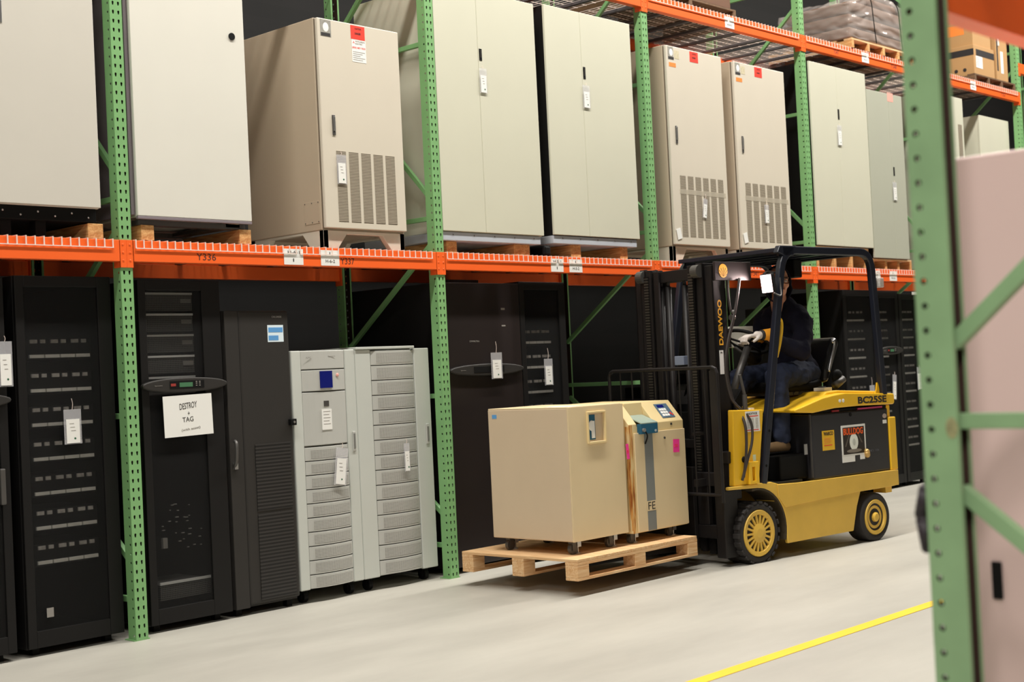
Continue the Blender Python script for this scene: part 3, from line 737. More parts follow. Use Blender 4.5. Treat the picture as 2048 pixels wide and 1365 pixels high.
for k in range(5):
    z = 1.955 - .123 * k
    mb = MB(); mb.box(.055, .40, .055, .4, z - .10, z - .006); mb.mi = 1; mb.box(.055, .40, .05, .06, z - .006, z + .006); mb.mi = 2; mb.box(.32, .39, .052, .055, z - .055, z - .03)
    mb.build('server', [m_srv, mat('server_lip', (240, 240, 232), .4, var=.1), m_greyink], t)
mb = MB(); mb.box(.10, .45, .055, .4, .17, .26); mb.mi = 1; mb.box(.10, .45, .05, .06, .26, .275); mb.build('server', [m_srv, mat('server_lip')], t)
mb = MB()
for k in range(26): 
    xx = random.uniform(.12, .42); zz = random.uniform(.45, .72); mb.box(xx, xx + random.uniform(.004, .02), .06, .07, zz, zz + .005)
mb.build('cable_glints', m_greyink, t)
B(.13, .16, .05, .07, .47, .53).build('small_label', m_greyink, t)
pp = B(0, .335, -.0015, 0, -.24, 0).build('paper_notice', m_white, loc=(.285, RY - .022, 1.352)); tag(pp, 'white paper notice with handwriting taped below the oval display', 'notice')
pp.rotation_euler = (0, -.02, 0)
lettering('DESTROY', .12, .036, m_ink, pp, (.11, -.002, -.085), ux=(1, 0, .08), name='handwriting')
lettering('+', .014, .02, m_ink, pp, (.163, -.002, -.118), name='handwriting')
lettering('TAG', .075, .028, m_ink, pp, (.125, -.002, -.158), ux=(1, 0, .03), name='handwriting')
lettering('(with asset)', .13, .018, m_greyink, pp, (.115, -.002, -.215), ux=(1, 0, .08), name='handwriting')
hang_tag(-.285, RY - .012, 1.37, 'tag in a clear sleeve on the rack of grey battery trays', .105, .19, .06)
hang_tag(-.66, RY - .012, 1.72, 'clear tag sleeve at the left edge of the photo', .08, .24, .03)
B(.02, .05, -.012, 0, 0, .0).build if False else None
# dark louvred cabinet
t = thing('power_cabinet', 'charcoal cabinet with black louvres in its lower half and a blue sticker', 'cabinet', (.752, RY, 0)); w, h = .483, 1.855
B(0, w, .03, .8, .045, h - .004).build('cabinet_body', m_dark2, t, bev=.004)
B(.0, .10, .0, .028, .045, h - .006).build('door_frame', m_dark2, t, bev=.003)
dr = B(.103, w, -.0, .028, .06, h - .006).build('door', m_dark2, t, bev=.012, seg=3)
lv = MB(); lv.box(.185, w - .03, -.004, .0, .62, 1.03); lv.box(.185, w - .03, -.004, .0, .08, .60); lv.build('louvres', m_louv, dr)
st = B(.318, .44, -.0012, 0, 1.655, 1.76).build('blue_sticker', mat('pale_blue_print', (222, 238, 246), .5, var=.02), t)
B(.325, .435, -.002, -.0012, 1.715, 1.745).build('printed_band', m_blue, st); B(.325, .40, -.002, -.0012, 1.665, 1.695).build('printed_band', m_blue, st)
lettering('CHLORIDE', .075, .012, m_greyink, t, (.355, -.001, 1.805), name='printing')
hh = MB().tube([(.03, -.012, 1.06), (.025, -.035, 1.04), (.02, -.035, .94), (.02, -.01, .91)], .011, 8, 4).build('handle', m_steel, t, smooth=True)
B(.02, .045, -.016, .0, .89, .93).build('latch', m_metal, hh)
lk = B(w - .035, w + .01, -.03, .0, 1.13, 1.17).build('lock', m_black, t, bev=.004)
MB().cyl((w - .01, -.03, 1.15), (w - .01, -.034, 1.15), .008).build('key_hole', m_metal, lk)
for x in (.03, w - .07):
    for y in (.05, .7): B(x, x + .04, y, y + .04, 0, .045).build('foot', m_black, t)
# silver cabinets
m_gap = mat('grey_recess', (118, 118, 114), .6, var=.02)
def curved_front(mb, x0, x1, z0, z1, y, bulge=.03, n=8):
    poly = [(x0, y + .02)]
    for k in range(n + 1):
        a = k / n; poly.append((x0 + (x1 - x0) * a, y - bulge * (1 - (2 * a - 1) ** 2)))
    poly.append((x1, y + .02)); mb.prism(poly, z0, z1, 'xy')
def drawer(t, x0, x1, z0, z1, y):
    mb = MB(); curved_front(mb, x0, x1, z0, z1 - .006, y); d = mb.build('battery_drawer', m_sil, t, bev=.002)
    mb = MB(); n = 8; a0, a1 = .10, .97
    pts = []
    for k in range(n + 1):
        a = a0 + (a1 - a0) * k / n; pts.append((x0 + (x1 - x0) * a, y - .0012 - .03 * (1 - (2 * a - 1) ** 2)))
    for k in range(n):
        (xa, ya), (xb, yb) = pts[k], pts[k + 1]
        mb.quad([(xa, ya, z0 + .012), (xb, yb, z0 + .012), (xb, yb, z1 - .022), (xa, ya, z1 - .022)])
    mb.build('perforated_face', m_perf, d)
def casters(t, xs, ys, h, m=m_black):
    for x in xs:
        for y in ys:
            mb = MB(); mb.cyl((x - .016, y, h * .45), (x + .016, y, h * .45), h * .45, n=14); mb.box(x - .022, x + .022, y - .02, y + .02, h * .75, h); mb.box(x - .022, x - .017, y - .012, y + .012, h * .3, h); mb.box(x + .017, x + .022, y - .012, y + .012, h * .3, h)
            mb.build('caster', m, t)
t = thing('battery_cabinet', 'silver cabinet with a blue screen above ten perforated drawers', 'battery cabinet', (1.245, RY, 0)); w, h = .52, 1.595
B(0, w, .035, .85, .085, h).build('cabinet_body', m_sil2, t, bev=.004)
B(0, .075, 0, .034, .085, h).build('side_strip', m_sil2, t, bev=.006); B(w - .085, w, 0, .034, .085, h).build('side_strip', m_sil2, t, bev=.006)
px0, px1 = .078, w - .088
mb = MB(); curved_front(mb, px0, px1, 1.475, h - .004, .004, .02); q = mb.build('top_panel', m_sil, t, bev=.003)
lettering('Symmetra', .06, .010, m_greyink, q, (.085 + .2, -.0155, 1.548), name='printing'); lettering('APC', .045, .012, m_greyink, q, (.105, -.0125, 1.542), name='printing')
mb = MB(); curved_front(mb, px0, px1, 1.335, 1.468, .004, .026); q = mb.build('display_panel', m_sil, t, bev=.003)
sc = B(.205, .305, -.026, -.0205, 1.352, 1.46).build('blue_screen', m_lcd, q)
MB().ball((.355, -.0168, 1.432), .012, .004, .012).build('red_button', mat('pink_button', (236, 170, 160), .5, var=0), q)
mb = MB(); curved_front(mb, px0, px1, .99, 1.328, .004, .022); q = mb.build('middle_panel', m_sil, t, bev=.003)
B(.232, .272, -.0205, -.016, 1.235, 1.27).build('badge', m_steel, q)
pl = B(.21, .29, -.0215, -.017, 1.085, 1.215).build('white_label', m_white, q)
mb = MB()
for k in range(5): mb.box(.222, .278 - .01 * (k % 2), -.0222, -.0215, 1.20 - .02 * k, 1.203 - .02 * k)
mb.build('printed_lines', m_greyink, pl)
for k in range(10): drawer(t, px0, px1, .985 - .0895 * (k + 1), .985 - .0895 * k, .004)
gh = B(w - .05, w - .025, -.008, .0, .93, 1.06).build('handle', m_sil, t, bev=.006); B(w - .044, w - .031, -.011, -.007, .95, 1.045).build('grip', m_gap, gh)
casters(t, (.07, w - .07), (.08, .75), .085)
t = thing('battery_cabinet', 'silver cabinet with a full height stack of fifteen perforated drawers', 'battery cabinet', (1.768, RY, 0)); w, h = .665, 1.60
B(0, w, .035, .85, .085, h - .01).build('cabinet_body', m_sil2, t, bev=.004)
B(0, .135, 0, .034, .085, h - .01).build('side_strip', m_sil2, t, bev=.006); B(w - .14, w, 0, .034, .085, h - .01).build('side_strip', m_sil2, t, bev=.006)
B(.002, w - .14, -.01, .7, h - .009, h + .008).build('top_lid', m_sil2, t, bev=.003)
for k in range(15): drawer(t, .14, w - .145, .095 + .0993 * k, .095 + .0993 * (k + 1), .004)
gh = B(w - .06, w - .03, -.008, .0, .93, 1.07).build('handle', m_sil, t, bev=.006); B(w - .052, w - .038, -.011, -.007, .95, 1.05).build('grip', m_gap, gh)
casters(t, (.09, w - .07), (.08, .75), .085)
hang_tag(1.60, RY - .035, .99, 'doubled tag in clear sleeves on the silver cabinet with the blue screen', .10, .24, .03, .14)
hang_tag(2.155, RY - .035, .98, 'narrow tag on the drawers of the taller silver cabinet stack', .05, .19, .03)
# racks in the bay behind the beige units
t = thing('server_rack', 'black rack with a plain oval bar, right of the second upright', 'server rack', (2.56, RY, 0)); w = .818; rack_shell(t, w, .95, 2.045)
B(0, w, 0, .026, .045, 2.045).build('door', mat('brown_black_enamel', (34, 27, 26), .4, var=.08), t, bev=.004); oval_bar(t, w - .08, 1.42, screen=False).location = (.062, 0, 0)
lettering('SYMMETRA', .10, .012, m_greyink, t, (.28, -.001, 1.62), name='printing')
mb = MB(); mb.box(.62, .66, -.001, 0, 1.85, 1.865); mb.box(.62, .66, -.001, 0, 1.73, 1.74); mb.build('small_label', m_greyink, t)
B(.2, .5, .1, .3, 2.045, 2.075).build('cable_tray', m_dark2, t)
t = thing('server_rack', 'black rack with rows of trays, directly behind the beige units', 'server rack', (3.385, RY, 0)); w = .51; rack_shell(t, w, .95, 2.06)
mesh_door(t, w, 2.06, fr=.07, fr_l=.05); trays(t, .07, .40, [1.617 - .1867 * k for k in range(7)])
hang_tag(3.07, RY - .035, 1.62, 'tag with a long string over the plain oval bar', .115, .19, .08)
hang_tag(3.655, RY - .012, 1.56, 'tag on the tray rack behind the beige units', .095, .20, .08)
# racks beyond the forklift
t = thing('power_cabinet', 'plain charcoal cabinet beside the driver\'s seat, behind', 'cabinet', (7.62, .35, 0)); B(0, .42, 0, .6, 0, 1.90).build('cabinet_body', m_dark2, t, bev=.01); B(.02, .40, -.012, -.001, .05, 1.87).build('door', m_dark2, t, bev=.004)
for k, (x0, x1, lb) in enumerate(((8.10, 8.74, 'black server rack behind the forklift seat, left of three in a row'), (8.76, 9.22, 'black server rack with an oval display, middle of three behind the forklift'), (9.24, 9.78, 'black server rack beside the blurred near upright, right of three in a row'))):
    t = thing('server_rack', lb, 'server rack', (x0, RY + .02, 0)); w = x1 - x0; h = 2.04 - .015 * k; rack_shell(t, w, .95, h)
    mesh_door(t, w, h, fr=.06); trays(t, .08, w - .09, [1.75 - .19 * j for j in range(8)], y=.08)
    if k == 1: oval_bar(t, w, 1.42)
    if k == 2: B(.3, .45, -.002, -.0, 2.03, 2.0).build('white_label', m_white, t)
hang_tag(8.55, RY + .0, 1.16, 'tag on the leftmost rack behind the forklift counterweight', .10, .26, .08)
hang_tag(9.03, RY + .0, 1.20, 'tag below the oval display of the rack behind the forklift', .08, .26, .03, .1)
hang_tag(9.58, RY + .0, 1.25, 'tag in a clear sleeve close to the blurred near upright', .12, .24, .02)
for k, x in enumerate((5.0, 5.7, 6.5)):
    t = thing('power_cabinet', ['low black cabinet in the dark behind the forklift mast', 'black cabinet in the dark behind the load backrest', 'black cabinet in the dark behind the driver'][k], 'cabinet', (x, .5, 0))
    B(0, .6, 0, .5, 0, 1.1 + .1 * k).build('cabinet_body', m_black, t, bev=.01)
    if k < 1: 
        pass
mb = MB()
for a in (4.93, 5.10, 5.29): mb.box(a, a + .11, .49, .499, 1.19, 1.215)
mb.build('green_strip', m_green, bpy.data.objects['power_cabinet.004'] if False else None) if False else None

# ------------------------------------------------------------------ pallet with the two beige units
PX, PY, PZ = 2.262, -1.310, .098; PL, PW, PH = 1.248, 1.0, .132
t = thing('pallet', 'timber pallet lifted on the forks, carrying the two beige units', 'pallet', (PX, PY, PZ))
for k in range(7):
    a = k * PL / 7; B(a, a + PL / 7 - .004, 0, PW, PH - .018, PH).build('deck_board', m_woody, t, bev=.002)
for y in (0, .45, PW - .1):
    B(0, PL, y, y + .1, PH - .038, PH - .0182).build('stringer_board', m_wood, t, bev=.002)
    B(0, PL, y, y + .1, 0, .018).build('bottom_board', m_wood, t, bev=.002)
    for x in (0, (PL - .11) / 2, PL - .11): B(x, x + .11, y, y + .1, .0182, PH - .0382).build('block', m_wood, t, bev=.003)
ZP = PZ + PH
def feet(t, pts, h):
    for (x, y) in pts:
        mb = MB(); mb.cyl((x, y - .012, h * .42), (x, y + .012, h * .42), h * .41, n=14); mb.box(x - .02, x + .02, y - .016, y + .016, h * .8, h); mb.box(x - .018, x + .018, y - .018, y - .014, h * .3, h * .9)
        mb.build('caster', m_steel, t)
        mb = MB(); mb.cyl((x + .05, y, 0), (x + .05, y, .008), .018, n=10); mb.cyl((x + .05, y, .008), (x + .05, y, h), .006, n=8); mb.box(x + .032, x + .068, y - .015, y + .015, h * .5, h)
        mb.build('levelling_foot', m_metal, t)
t = thing('beige_unit', 'beige unit with a square recess, nearer the pallet corner', 'beige cabinet', (2.385, -1.188, ZP)); w, d, h, f = .545, .70, 1.155 - ZP, .085
mb = MB(); mb.box(0, w, .012, d, f, h - .002); body = mb.build('cabinet_body', mat('pinkish_beige_enamel', (208, 188, 160), .5, var=.03), t, bev=.006)
fp = MB(); rx0, rx1, rz0, rz1 = .185, .345, .93 - ZP, 1.11 - ZP
fp.box(0, rx0, -.0, .011, f, h); fp.box(rx1, w, 0, .011, f, h); fp.box(rx0, rx1, 0, .011, f, rz0); fp.box(rx0, rx1, 0, .011, rz1, h)
fp.build('front_panel', m_beige, t)
rc = MB(); rc.box(rx0 - .012, rx0, -.012, .002, rz0 - .012, rz1 + .012); rc.box(rx1, rx1 + .012, -.012, .002, rz0 - .012, rz1 + .012); rc.box(rx0, rx1, -.014, .002, rz0 - .014, rz0); rc.box(rx0, rx1, -.012, .002, rz1, rz1 + .012)
rc = rc.build('recess_frame', m_beige2, t, bev=.002)
B(rx0 + .004, rx0 + .085, .0105, .0118, rz0 + .01, rz1 - .01).build('dark_panel', m_teal, rc)
MB().ball((rx0 + .05, .0105, rz0 + .10), .03, .006, .034).build('paper_roll', m_white, rc); B(rx0 + .045, rx0 + .075, .006, .0104, rz0 + .02, rz0 + .13).build('paper_strip', m_white, rc)
B(-.0015, .0, .62, .66, h - .06, h - .035).build('small_sticker', m_blue, t)
tp = MB(); tp.box(.002, w - .002, .014, d - .002, h - .002, h + .004); tp.build('top_cover', m_beige, t, bev=.003)
tag(B(0, .14, 0, .2, 0, .002).build('paper_sheet', m_white, loc=(2.43, -1.15, ZP + h + .0045)), 'sheet of white paper on top of the front beige unit', 'paper')
feet(t, ((.06, .07), (.06, d - .09), (w - .12, .07), (w - .12, d - .09)), f)
# second unit, sloped console top
t = thing('beige_unit', 'beige unit with sloping keypad console and grey stripe lettered FE', 'beige cabinet', (2.965, -1.2, ZP)); w, d, h, f = .60, .70, 1.150 - ZP, .07
prof = [(.0, f), (.0, 1.012 - ZP), (.115, h), (d, h), (d, f)]
bd = MB().prism(prof, .0, .085, 'yz'); bd.prism(prof, .275, w, 'yz')
bd.prism([(.0, f), (.0, .99 - ZP), (.088, 1.035 - ZP), (.098, h), (d, h), (d, f)], .085, .275, 'yz')
bd.build('cabinet_body', m_beige2, t, bev=.003)
B(-.001, 0, .0, .03, f + .02, h - .15).build('rust_stain', m_rust, t)
B(.0, .035, -.001, 0, f, 1.01 - ZP).build('rust_stain', m_rust, t)
fp = MB(); fp.box(.045, w - .002, -.012, -.001, f + .005, .955 - ZP)
fp.build('front_door', m_beige, t, bev=.003)
B(.145, .235, -.0135, -.012, f + .005, .955 - ZP).build('grey_stripe', mat('grey_stripe', (122, 126, 124), .5, var=.03), t)
lt = B(.14, .24, -.0145, -.0135, .435 - ZP, .50 - ZP).build('letter_patch', m_beige, t); lettering('FE', .075, .05, m_ink, lt, (.152, -.0148, .443 - ZP), name='printing')
mb = MB(); mb.box(.088, .272, -.035, .0, .945 - ZP, 1.012 - ZP); ds = mb.build('display_housing', m_teal, t, bev=.004)
mb = MB(); mb.prism([(-.035, 1.012 - ZP), (.090, 1.062 - ZP), (.090, 1.068 - ZP), (-.035, 1.018 - ZP)], .092, .268, 'yz'); mb.build('display_glass', mat('grey_green_glass', (150, 168, 158), .2, var=.05), ds)
mb = MB(); mb.box(.07, .088, -.03, .11, 1.0 - ZP, 1.15 - ZP); mb.box(.272, .29, -.03, .11, 1.0 - ZP, 1.15 - ZP); 
MB().cyl((.11, -.035, .972 - ZP), (.11, -.05, .972 - ZP), .013).build('key_switch', m_metal, ds)
MB().tube([(.12, -.045, .965 - ZP), (.14, -.045, .93 - ZP), (.145, -.02, .88 - ZP)], .005, 6, 3).build('cord', m_black, ds)
lettering('GE', .02, .014, m_white, ds, (.235, -.0355, .955 - ZP), name='printing')
# keypad on the slope
sl = math.atan2(h - (1.012 - ZP), .115); ex = Vector((1, 0, 0)); ez = Vector((0, math.cos(sl), math.sin(sl))); en = Vector((0, -math.sin(sl), math.cos(sl)))
K = Matrix.Translation((0, 0, 1.012 - ZP)) @ Matrix((ex, ez, en)).transposed().to_4x4()
kp = MB().box(.40, .54, .03, .15, .001, .004, K).build('keypad_plate', mat('blue_grey_panel', (86, 110, 130), .4, var=.03), t)
mb = MB()
for a in range(3):
    for b in range(3): mb.box(.415 + .027 * a, .437 + .027 * a, .042 + .024 * b, .060 + .024 * b, .004, .007, K)
mb.build('key', m_white, kp); MB().box(.505, .518, .055, .07, .004, .007, K).box(.52, .53, .045, .058, .004, .007, K).build('red_key', m_red, kp); MB().box(.42, .49, .118, .14, .004, .005, K).build('small_display', m_lcd, kp)
B(.455, .475, -.002, .004, .985 - ZP, 1.0 - ZP).build('latch', m_steel, t)
MB().cyl((.365, -.012, .905 - ZP), (.365, -.018, .905 - ZP), .008).build('door_lock', m_steel, t)
feet(t, ((.05, .07), (.05, d - .09), (w - .13, .07), (w - .13, d - .09)), f)
for (x, z, ww, hh, tl, lb) in ((3.42, .80, .068, .088, .05, 'pink sticky note on the front of the unit with the keypad'), (2.936, .79, .028, .10, -.1, 'pink sticky note in the gap between the two beige units')):
    o = B(0, ww, -.001, 0, 0, hh).build('sticky_note', m_pink, loc=(x, -1.2145 if x > 3 else -1.2, z)); o.rotation_euler = (0, tl, 0); tag(o, lb, 'sticky note')
    lettering('20', ww * .5, .02, m_red, o, (ww * .2, -.0015, hh * .4), name='handwriting')

# ------------------------------------------------------------------ forklift
TH = math.radians(-7); FO = Vector((3.857, -1.51, 0)); UU = Vector((math.cos(TH), math.sin(TH), 0)); VV = Vector((-math.sin(TH), math.cos(TH), 0))
def W(u, v, z): return FO + UU * u + VV * v + Vector((0, 0, z))
F = thing('forklift', 'yellow and black forklift truck lettered BC25SE, lifting the pallet', 'forklift', FO, TH)
def wheel(u, v0, v1, r, rim_r, zc, spokes, side=-1):
    vo, vi = (v0, v1) if side < 0 else (v1, v0); w = abs(v1 - v0)
    prof = [(rim_r, vo - side * .012), (rim_r + .012, vo), (r - .02, vo), (r - .006, vo - side * .012), (r - .006, vi + side * .012), (r - .02, vi), (rim_r, vi)]
    mb = MB().lathe([(a, b) for a, b in prof], (u, 0, zc), 'y', 40)
    if spokes:
        n = 22
        for k in range(n):
            a = 2 * PI * k / n
            for s_, off in ((0, 0), (1, .5)):
                M = Matrix.Translation((u, 0, zc)) @ Matrix.Rotation(a + off * 2 * PI / n, 4, 'Y')
                y0, y1 = (min(v0, v1) + w * .5 * s_ - (.002 if s_ == 0 else 0), min(v0, v1) + w * .5 * (s_ + 1) + (.002 if s_ else 0))
                mb.box(r - .012, r + .004, y0, y1, -.017, .017, M)
    o = mb.build('wheel', m_rub, F, bev=.003 if spokes else 0, smooth=not spokes)
    R = MB(); s = side
    R.lathe([(rim_r * .80, vo - s * .03), (rim_r * .80, vo - s * .006), (rim_r * .84, vo + s * .002), (rim_r, vo + s * .004), (rim_r + .004, vo - s * .004), (rim_r + .002, vo - s * .03)], (u, 0, zc), 'y', 40)
    if spokes:
        R.lathe([(rim_r * .42, vo - s * .02), (rim_r * .42, vo + s * .001), (rim_r * .2, vo + s * .006), (0.004, vo + s * .006)], (u, 0, zc), 'y', 30)
        for k in range(18):
            M = Matrix.Translation((u, 0, zc)) @ Matrix.Rotation(2 * PI * k / 18, 4, 'Y')
            R.box(rim_r * .38, rim_r * .86, min(vo - s * .012, vo), max(vo - s * .012, vo), -rim_r * .045, rim_r * .045, M)
    else:
        R.lathe([(rim_r * .8, vo - s * .028), (rim_r * .74, vo - s * .024), (rim_r * .66, vo - s * .01), (rim_r * .5, vo - s * .012), (rim_r * .42, vo - s * .03), (rim_r * .30, vo - s * .03), (rim_r * .27, vo + s * .004), (rim_r * .2, vo + s * .012), (.004, vo + s * .012)], (u, 0, zc), 'y', 30)
    R.build('rim', m_yel2, o, smooth=False)
    bk = MB().lathe([(rim_r * .9, vo - s * .05), (rim_r * .9, vo - s * .035), (.004, vo - s * .035)], (u, 0, zc), 'y', 30).build('rim_back', mat('rim_dark_rust', (96, 66, 26), .7, var=.2, scale=20), o)  # dark mottled brown disc behind the rim
    return o
wheel(.09, 0, .19, .213, .157, .205, True); wheel(.09, 1.06, .87, .213, .157, .205, True, 1)
wheel(1.42, 0, .155, .188, .128, .178, False); wheel(1.42, 1.06, .905, .188, .128, .178, False, 1)
# chassis
archF = [(.09 + .30 * math.cos(math.radians(a)), .215 + .30 * math.sin(math.radians(a))) for a in range(88, -22, -11)]
sp = [(-.205, .525)] + archF + [(.39, .100), (1.145, .104), (1.165, .17), (1.20, .28), (1.25, .383), (1.64, .387), (1.725, .392), (1.725, .505), (1.70, .508), (.55, .512), (.33, .520), (.24, .545), (-.205, .545)]
cs = MB(); cs.prism(sp, .0, .028); cs.prism(sp, 1.032, 1.06)
cs.prism([(.34, .12), (1.12, .12), (1.22, .38), (1.70, .39), (1.70, .50), (.30, .50)], .20, .86)
cs.box(.30, 1.715, .03, .2, .40, .50); cs.box(.30, 1.715, .86, 1.03, .40, .50); cs.box(.40, 1.12, .03, .2, .13, .42); cs.box(.40, 1.12, .86, 1.03, .13, .42)
cs.build('chassis', m_yel2, F, bev=.006)
rl = MB(); rl.prism([(.30, .520), (.31, .43), (.375, .355), (.70, .368), (1.20, .386), (1.727, .392), (1.727, .507), (.52, .513)], -.005, 0.0); rl.build('chassis_rail', m_yel2, F, bev=.004)
B(1.60, 1.68, .03, .14, .34, .392).build('rear_bracket', m_yel2, F)
arch_band = MB(); pts = [(.09 + .30 * math.cos(math.radians(a)), .215 + .30 * math.sin(math.radians(a))) for a in range(100, -26, -9)]; pin = [(.09 + .285 * math.cos(math.radians(a)), .215 + .285 * math.sin(math.radians(a))) for a in range(100, -26, -9)]
for va, vb in ((.004, .21), (.85, 1.056)):
    arch_band = MB().prism(pts + pin[::-1], va, vb); arch_band.build('mudguard', mat('grimy_mudguard', (60, 50, 32), .7, var=.2), F)
# cowl
cw = MB(); cpoly = [(-.13, .546), (.128, .546), (.213, 1.05), (-.105, 1.062)]
cw.prism(cpoly, .012, .06)
co = cw.build('front_cowl', m_yel, F, bev=.006)
nb = MB(); nb.box(.0, .03, -.018, .012, .548, .70); nb.box(.062, .10, -.018, .012, .548, .70); nb.box(.03, .062, -.018, .012, .548, .57); nb.box(.03, .062, -.018, .012, .665, .70); nb.build('tie_down_loop', m_yel, F, bev=.003)
lb = B(.018, .165, .010, .0119, .905, 1.045).build('capacity_label', m_white, co)
MB().box(.03, .15, .0095, .0102, 1.008, 1.014).box(.03, .15, .0095, .0102, .913, .919).build('red_line', m_red, lb); lettering('NOTICE', .10, .014, m_ink, lb, (.04, .0098, 1.022), name='printing', bold=.02)
mb = MB()
for k in range(9):
    for a in (.03, .075, .12): mb.box(a, a + .028, .0095, .0102, .93 + .008 * k, .932 + .008 * k)
mb.build('printed_lines', m_greyink, lb)
B(.075, .105, .0105, .0119, .70, .745).build('pale_sticker', mat('pale_cyan', (206, 224, 200), .5), co)
MB().cyl((-.02, .012, .72), (-.02, -.005, .72), .022).build('cap', m_black, co)
# floor, dash, column, wheel, levers
B(.24, .62, .03, 1.02, .515, .53).build('floor_plate', mat('dirty_floor_plate', (42, 40, 30), .8, var=.3, scale=8), F)
B(.42, .722, .06, 1.02, .53, .708).build('footwell_step', m_black, F, bev=.01)
B(-.03, .0, .065, .99, .53, 1.05).build('firewall', m_black, F)
B(.725, .735, .018, .03, .53, .985).build('steel_edge', m_steel, F)
B(.665, .70, .034, .039, .70, .775).build('lock_plate', m_metal, F)
MB().prism([(.12, 1.0), (.20, 1.0), (.28, 1.16), (.24, 1.2), (.14, 1.1)], .22, .86).build('dashboard', m_black, F, bev=.008)
MB().cyl((.42, .50, 1.10), (.655, .50, 1.50), .028, n=14).build('steering_column', m_steel, F, smooth=True)
sw = []; cn = Vector((.655, .50, 1.535)); ax = Vector((.50, 0, .86)).normalized(); e1 = Vector((0, 1, 0)); e2 = ax.cross(e1)
ring = [cn + (e1 * math.cos(a) + e2 * math.sin(a)) * .17 for a in (2 * PI * k / 28 for k in range(28))]
mb = MB().tube(ring, .013, 8, closed=True)
for a in (.5, 2.6, 4.7): mb.cyl(cn - ax * .02, cn + (e1 * math.cos(a) + e2 * math.sin(a)) * .17, .009, n=6)
mb.ball(cn - ax * .015, .03); mb.build('steering_wheel', m_black, F, smooth=True)
mb = MB()
for v in (.62, .68, .74): mb.cyl((.20, v, 1.15), (.26, v - .02, 1.34), .007, n=8); mb.ball((.26, v - .02, 1.345), .016)
mb.build('hydraulic_lever', m_black, F, smooth=True)
mb = MB(); mb.cyl((.10, .08, 1.05), (.10, .08, 1.16), .018, n=10); mb.cyl((.10, .08, 1.16), (.06, .08, 1.30), .012, n=8); mb.build('horn_stalk', m_steel, F); B(.12, .16, .05, .09, 1.05, 1.065).build('white_clip', m_white, F)
B(.655, .91, .66, .69, 1.495, 1.655).build('display_case', mat('pale_plastic_case', (236, 236, 224), .5, var=.03), F, bev=.004); B(.62, .655, .66, .70, 1.5, 1.64).build('case_hinge', m_steel, F); MB().cyl((.66, .51, 1.42), (.70, .67, 1.50), .012).build('case_arm', m_steel, F)
MB().tube([(.92, .30, 1.255), (.99, .26, 1.275), (1.04, .25, 1.31)], .006, 6, 3).build if False else None
# battery case
bt = MB().box(.735, 1.655, .012, 1.048, .512, .985).build('battery_case', m_bat, F, bev=.012)
B(.845, .985, .0095, .0118, .715, .858).build('yellow_label', m_yel, bt); lettering('WARCO', .11, .028, m_ink, bt, (.86, .0088, .822), name='printing', bold=.03)
mb = MB(); mb.box(.86, .955, .0085, .0094, .748, .754); mb.build('red_line', m_red, bt)
mb = MB(); 
for k in range(4): mb.box(.862, .95 - .015 * (k % 2), .0085, .0094, .80 - .011 * k, .803 - .011 * k)
mb.build('printed_lines', m_orst, bt)
# poster
pz0, pz1, pu0, pu1 = .655, .882, 1.068, 1.358
ps = B(pu0, pu1, .009, .0118, pz0, pz1).build('poster', m_white, bt); B(pu0, pu0 + .15, .009, .0118, pz0 - .045, pz0 + .002).build('poster_flap', m_white, bt); B(pu1 - .075, pu1 - .02, .009, .0118, pz0 - .035, pz0 + .002).build('poster_flap', m_white, bt)
B(pu0 + .016, pu1 - .016, .0082, .009, pz0 + .012, pz1 - .016).build('poster_picture', mat('poster_black', (34, 24, 18), .5, var=.1), ps)
lettering('BULLDOG', .235, .05, mat('poster_orange', (236, 92, 24), .5, var=.05), ps, (pu0 + .024, .0078, pz1 - .072), name='printing', bold=.03)
MB().ball((pu0 + .145, .0082, pz0 + .10), .052, .001, .062).build('oval_emblem', mat('poster_white', (236, 240, 232), .5, var=.05), ps)
MB().ball((pu0 + .145, .0072, pz0 + .10), .018, .001, .026).build('oval_figure', mat('pale_grey_print', (196, 200, 192), .6, var=.1), ps)
MB().ball((pu0 + .145, .0082, pz0 + .035), .09, .001, .014).build('pale_ellipse', mat('poster_grey', (130, 122, 112), .5), ps)
MB().prism([(pu0 + .09, pz0 + .16), (pu0 + .10, pz0 + .16), (pu0 + .05, pz0 + .07), (pu0 + .035, pz0 + .07)], .0078, .0082).prism([(pu0 + .19, pz0 + .16), (pu0 + .20, pz0 + .16), (pu0 + .25, pz0 + .09), (pu0 + .235, pz0 + .09)], .0078, .0082).build('light_beam', mat('poster_beam', (96, 86, 76), .5), ps)
MB().capsule((1.352, .0, .672), (1.355, .0, .648), .022).build('padlock', mat('brass', (196, 160, 96), .4, .4), bt, smooth=True)
lettering('NO. 106', .12, .018, mat('faint_scratch', (84, 84, 90), .6), bt, (1.40, .0112, .665), name='printing')
B(1.585, 1.63, .009, .0118, .868, .895).build('white_sticker', m_white, bt); MB().ball((1.61, .011, .925), .026, .002, .018).build('oval_sticker', mat('grey_oval', (176, 160, 150), .5), bt)
MB().cyl((1.19, .014, .958), (1.19, .008, .958), .014).build('plug', m_black, bt)
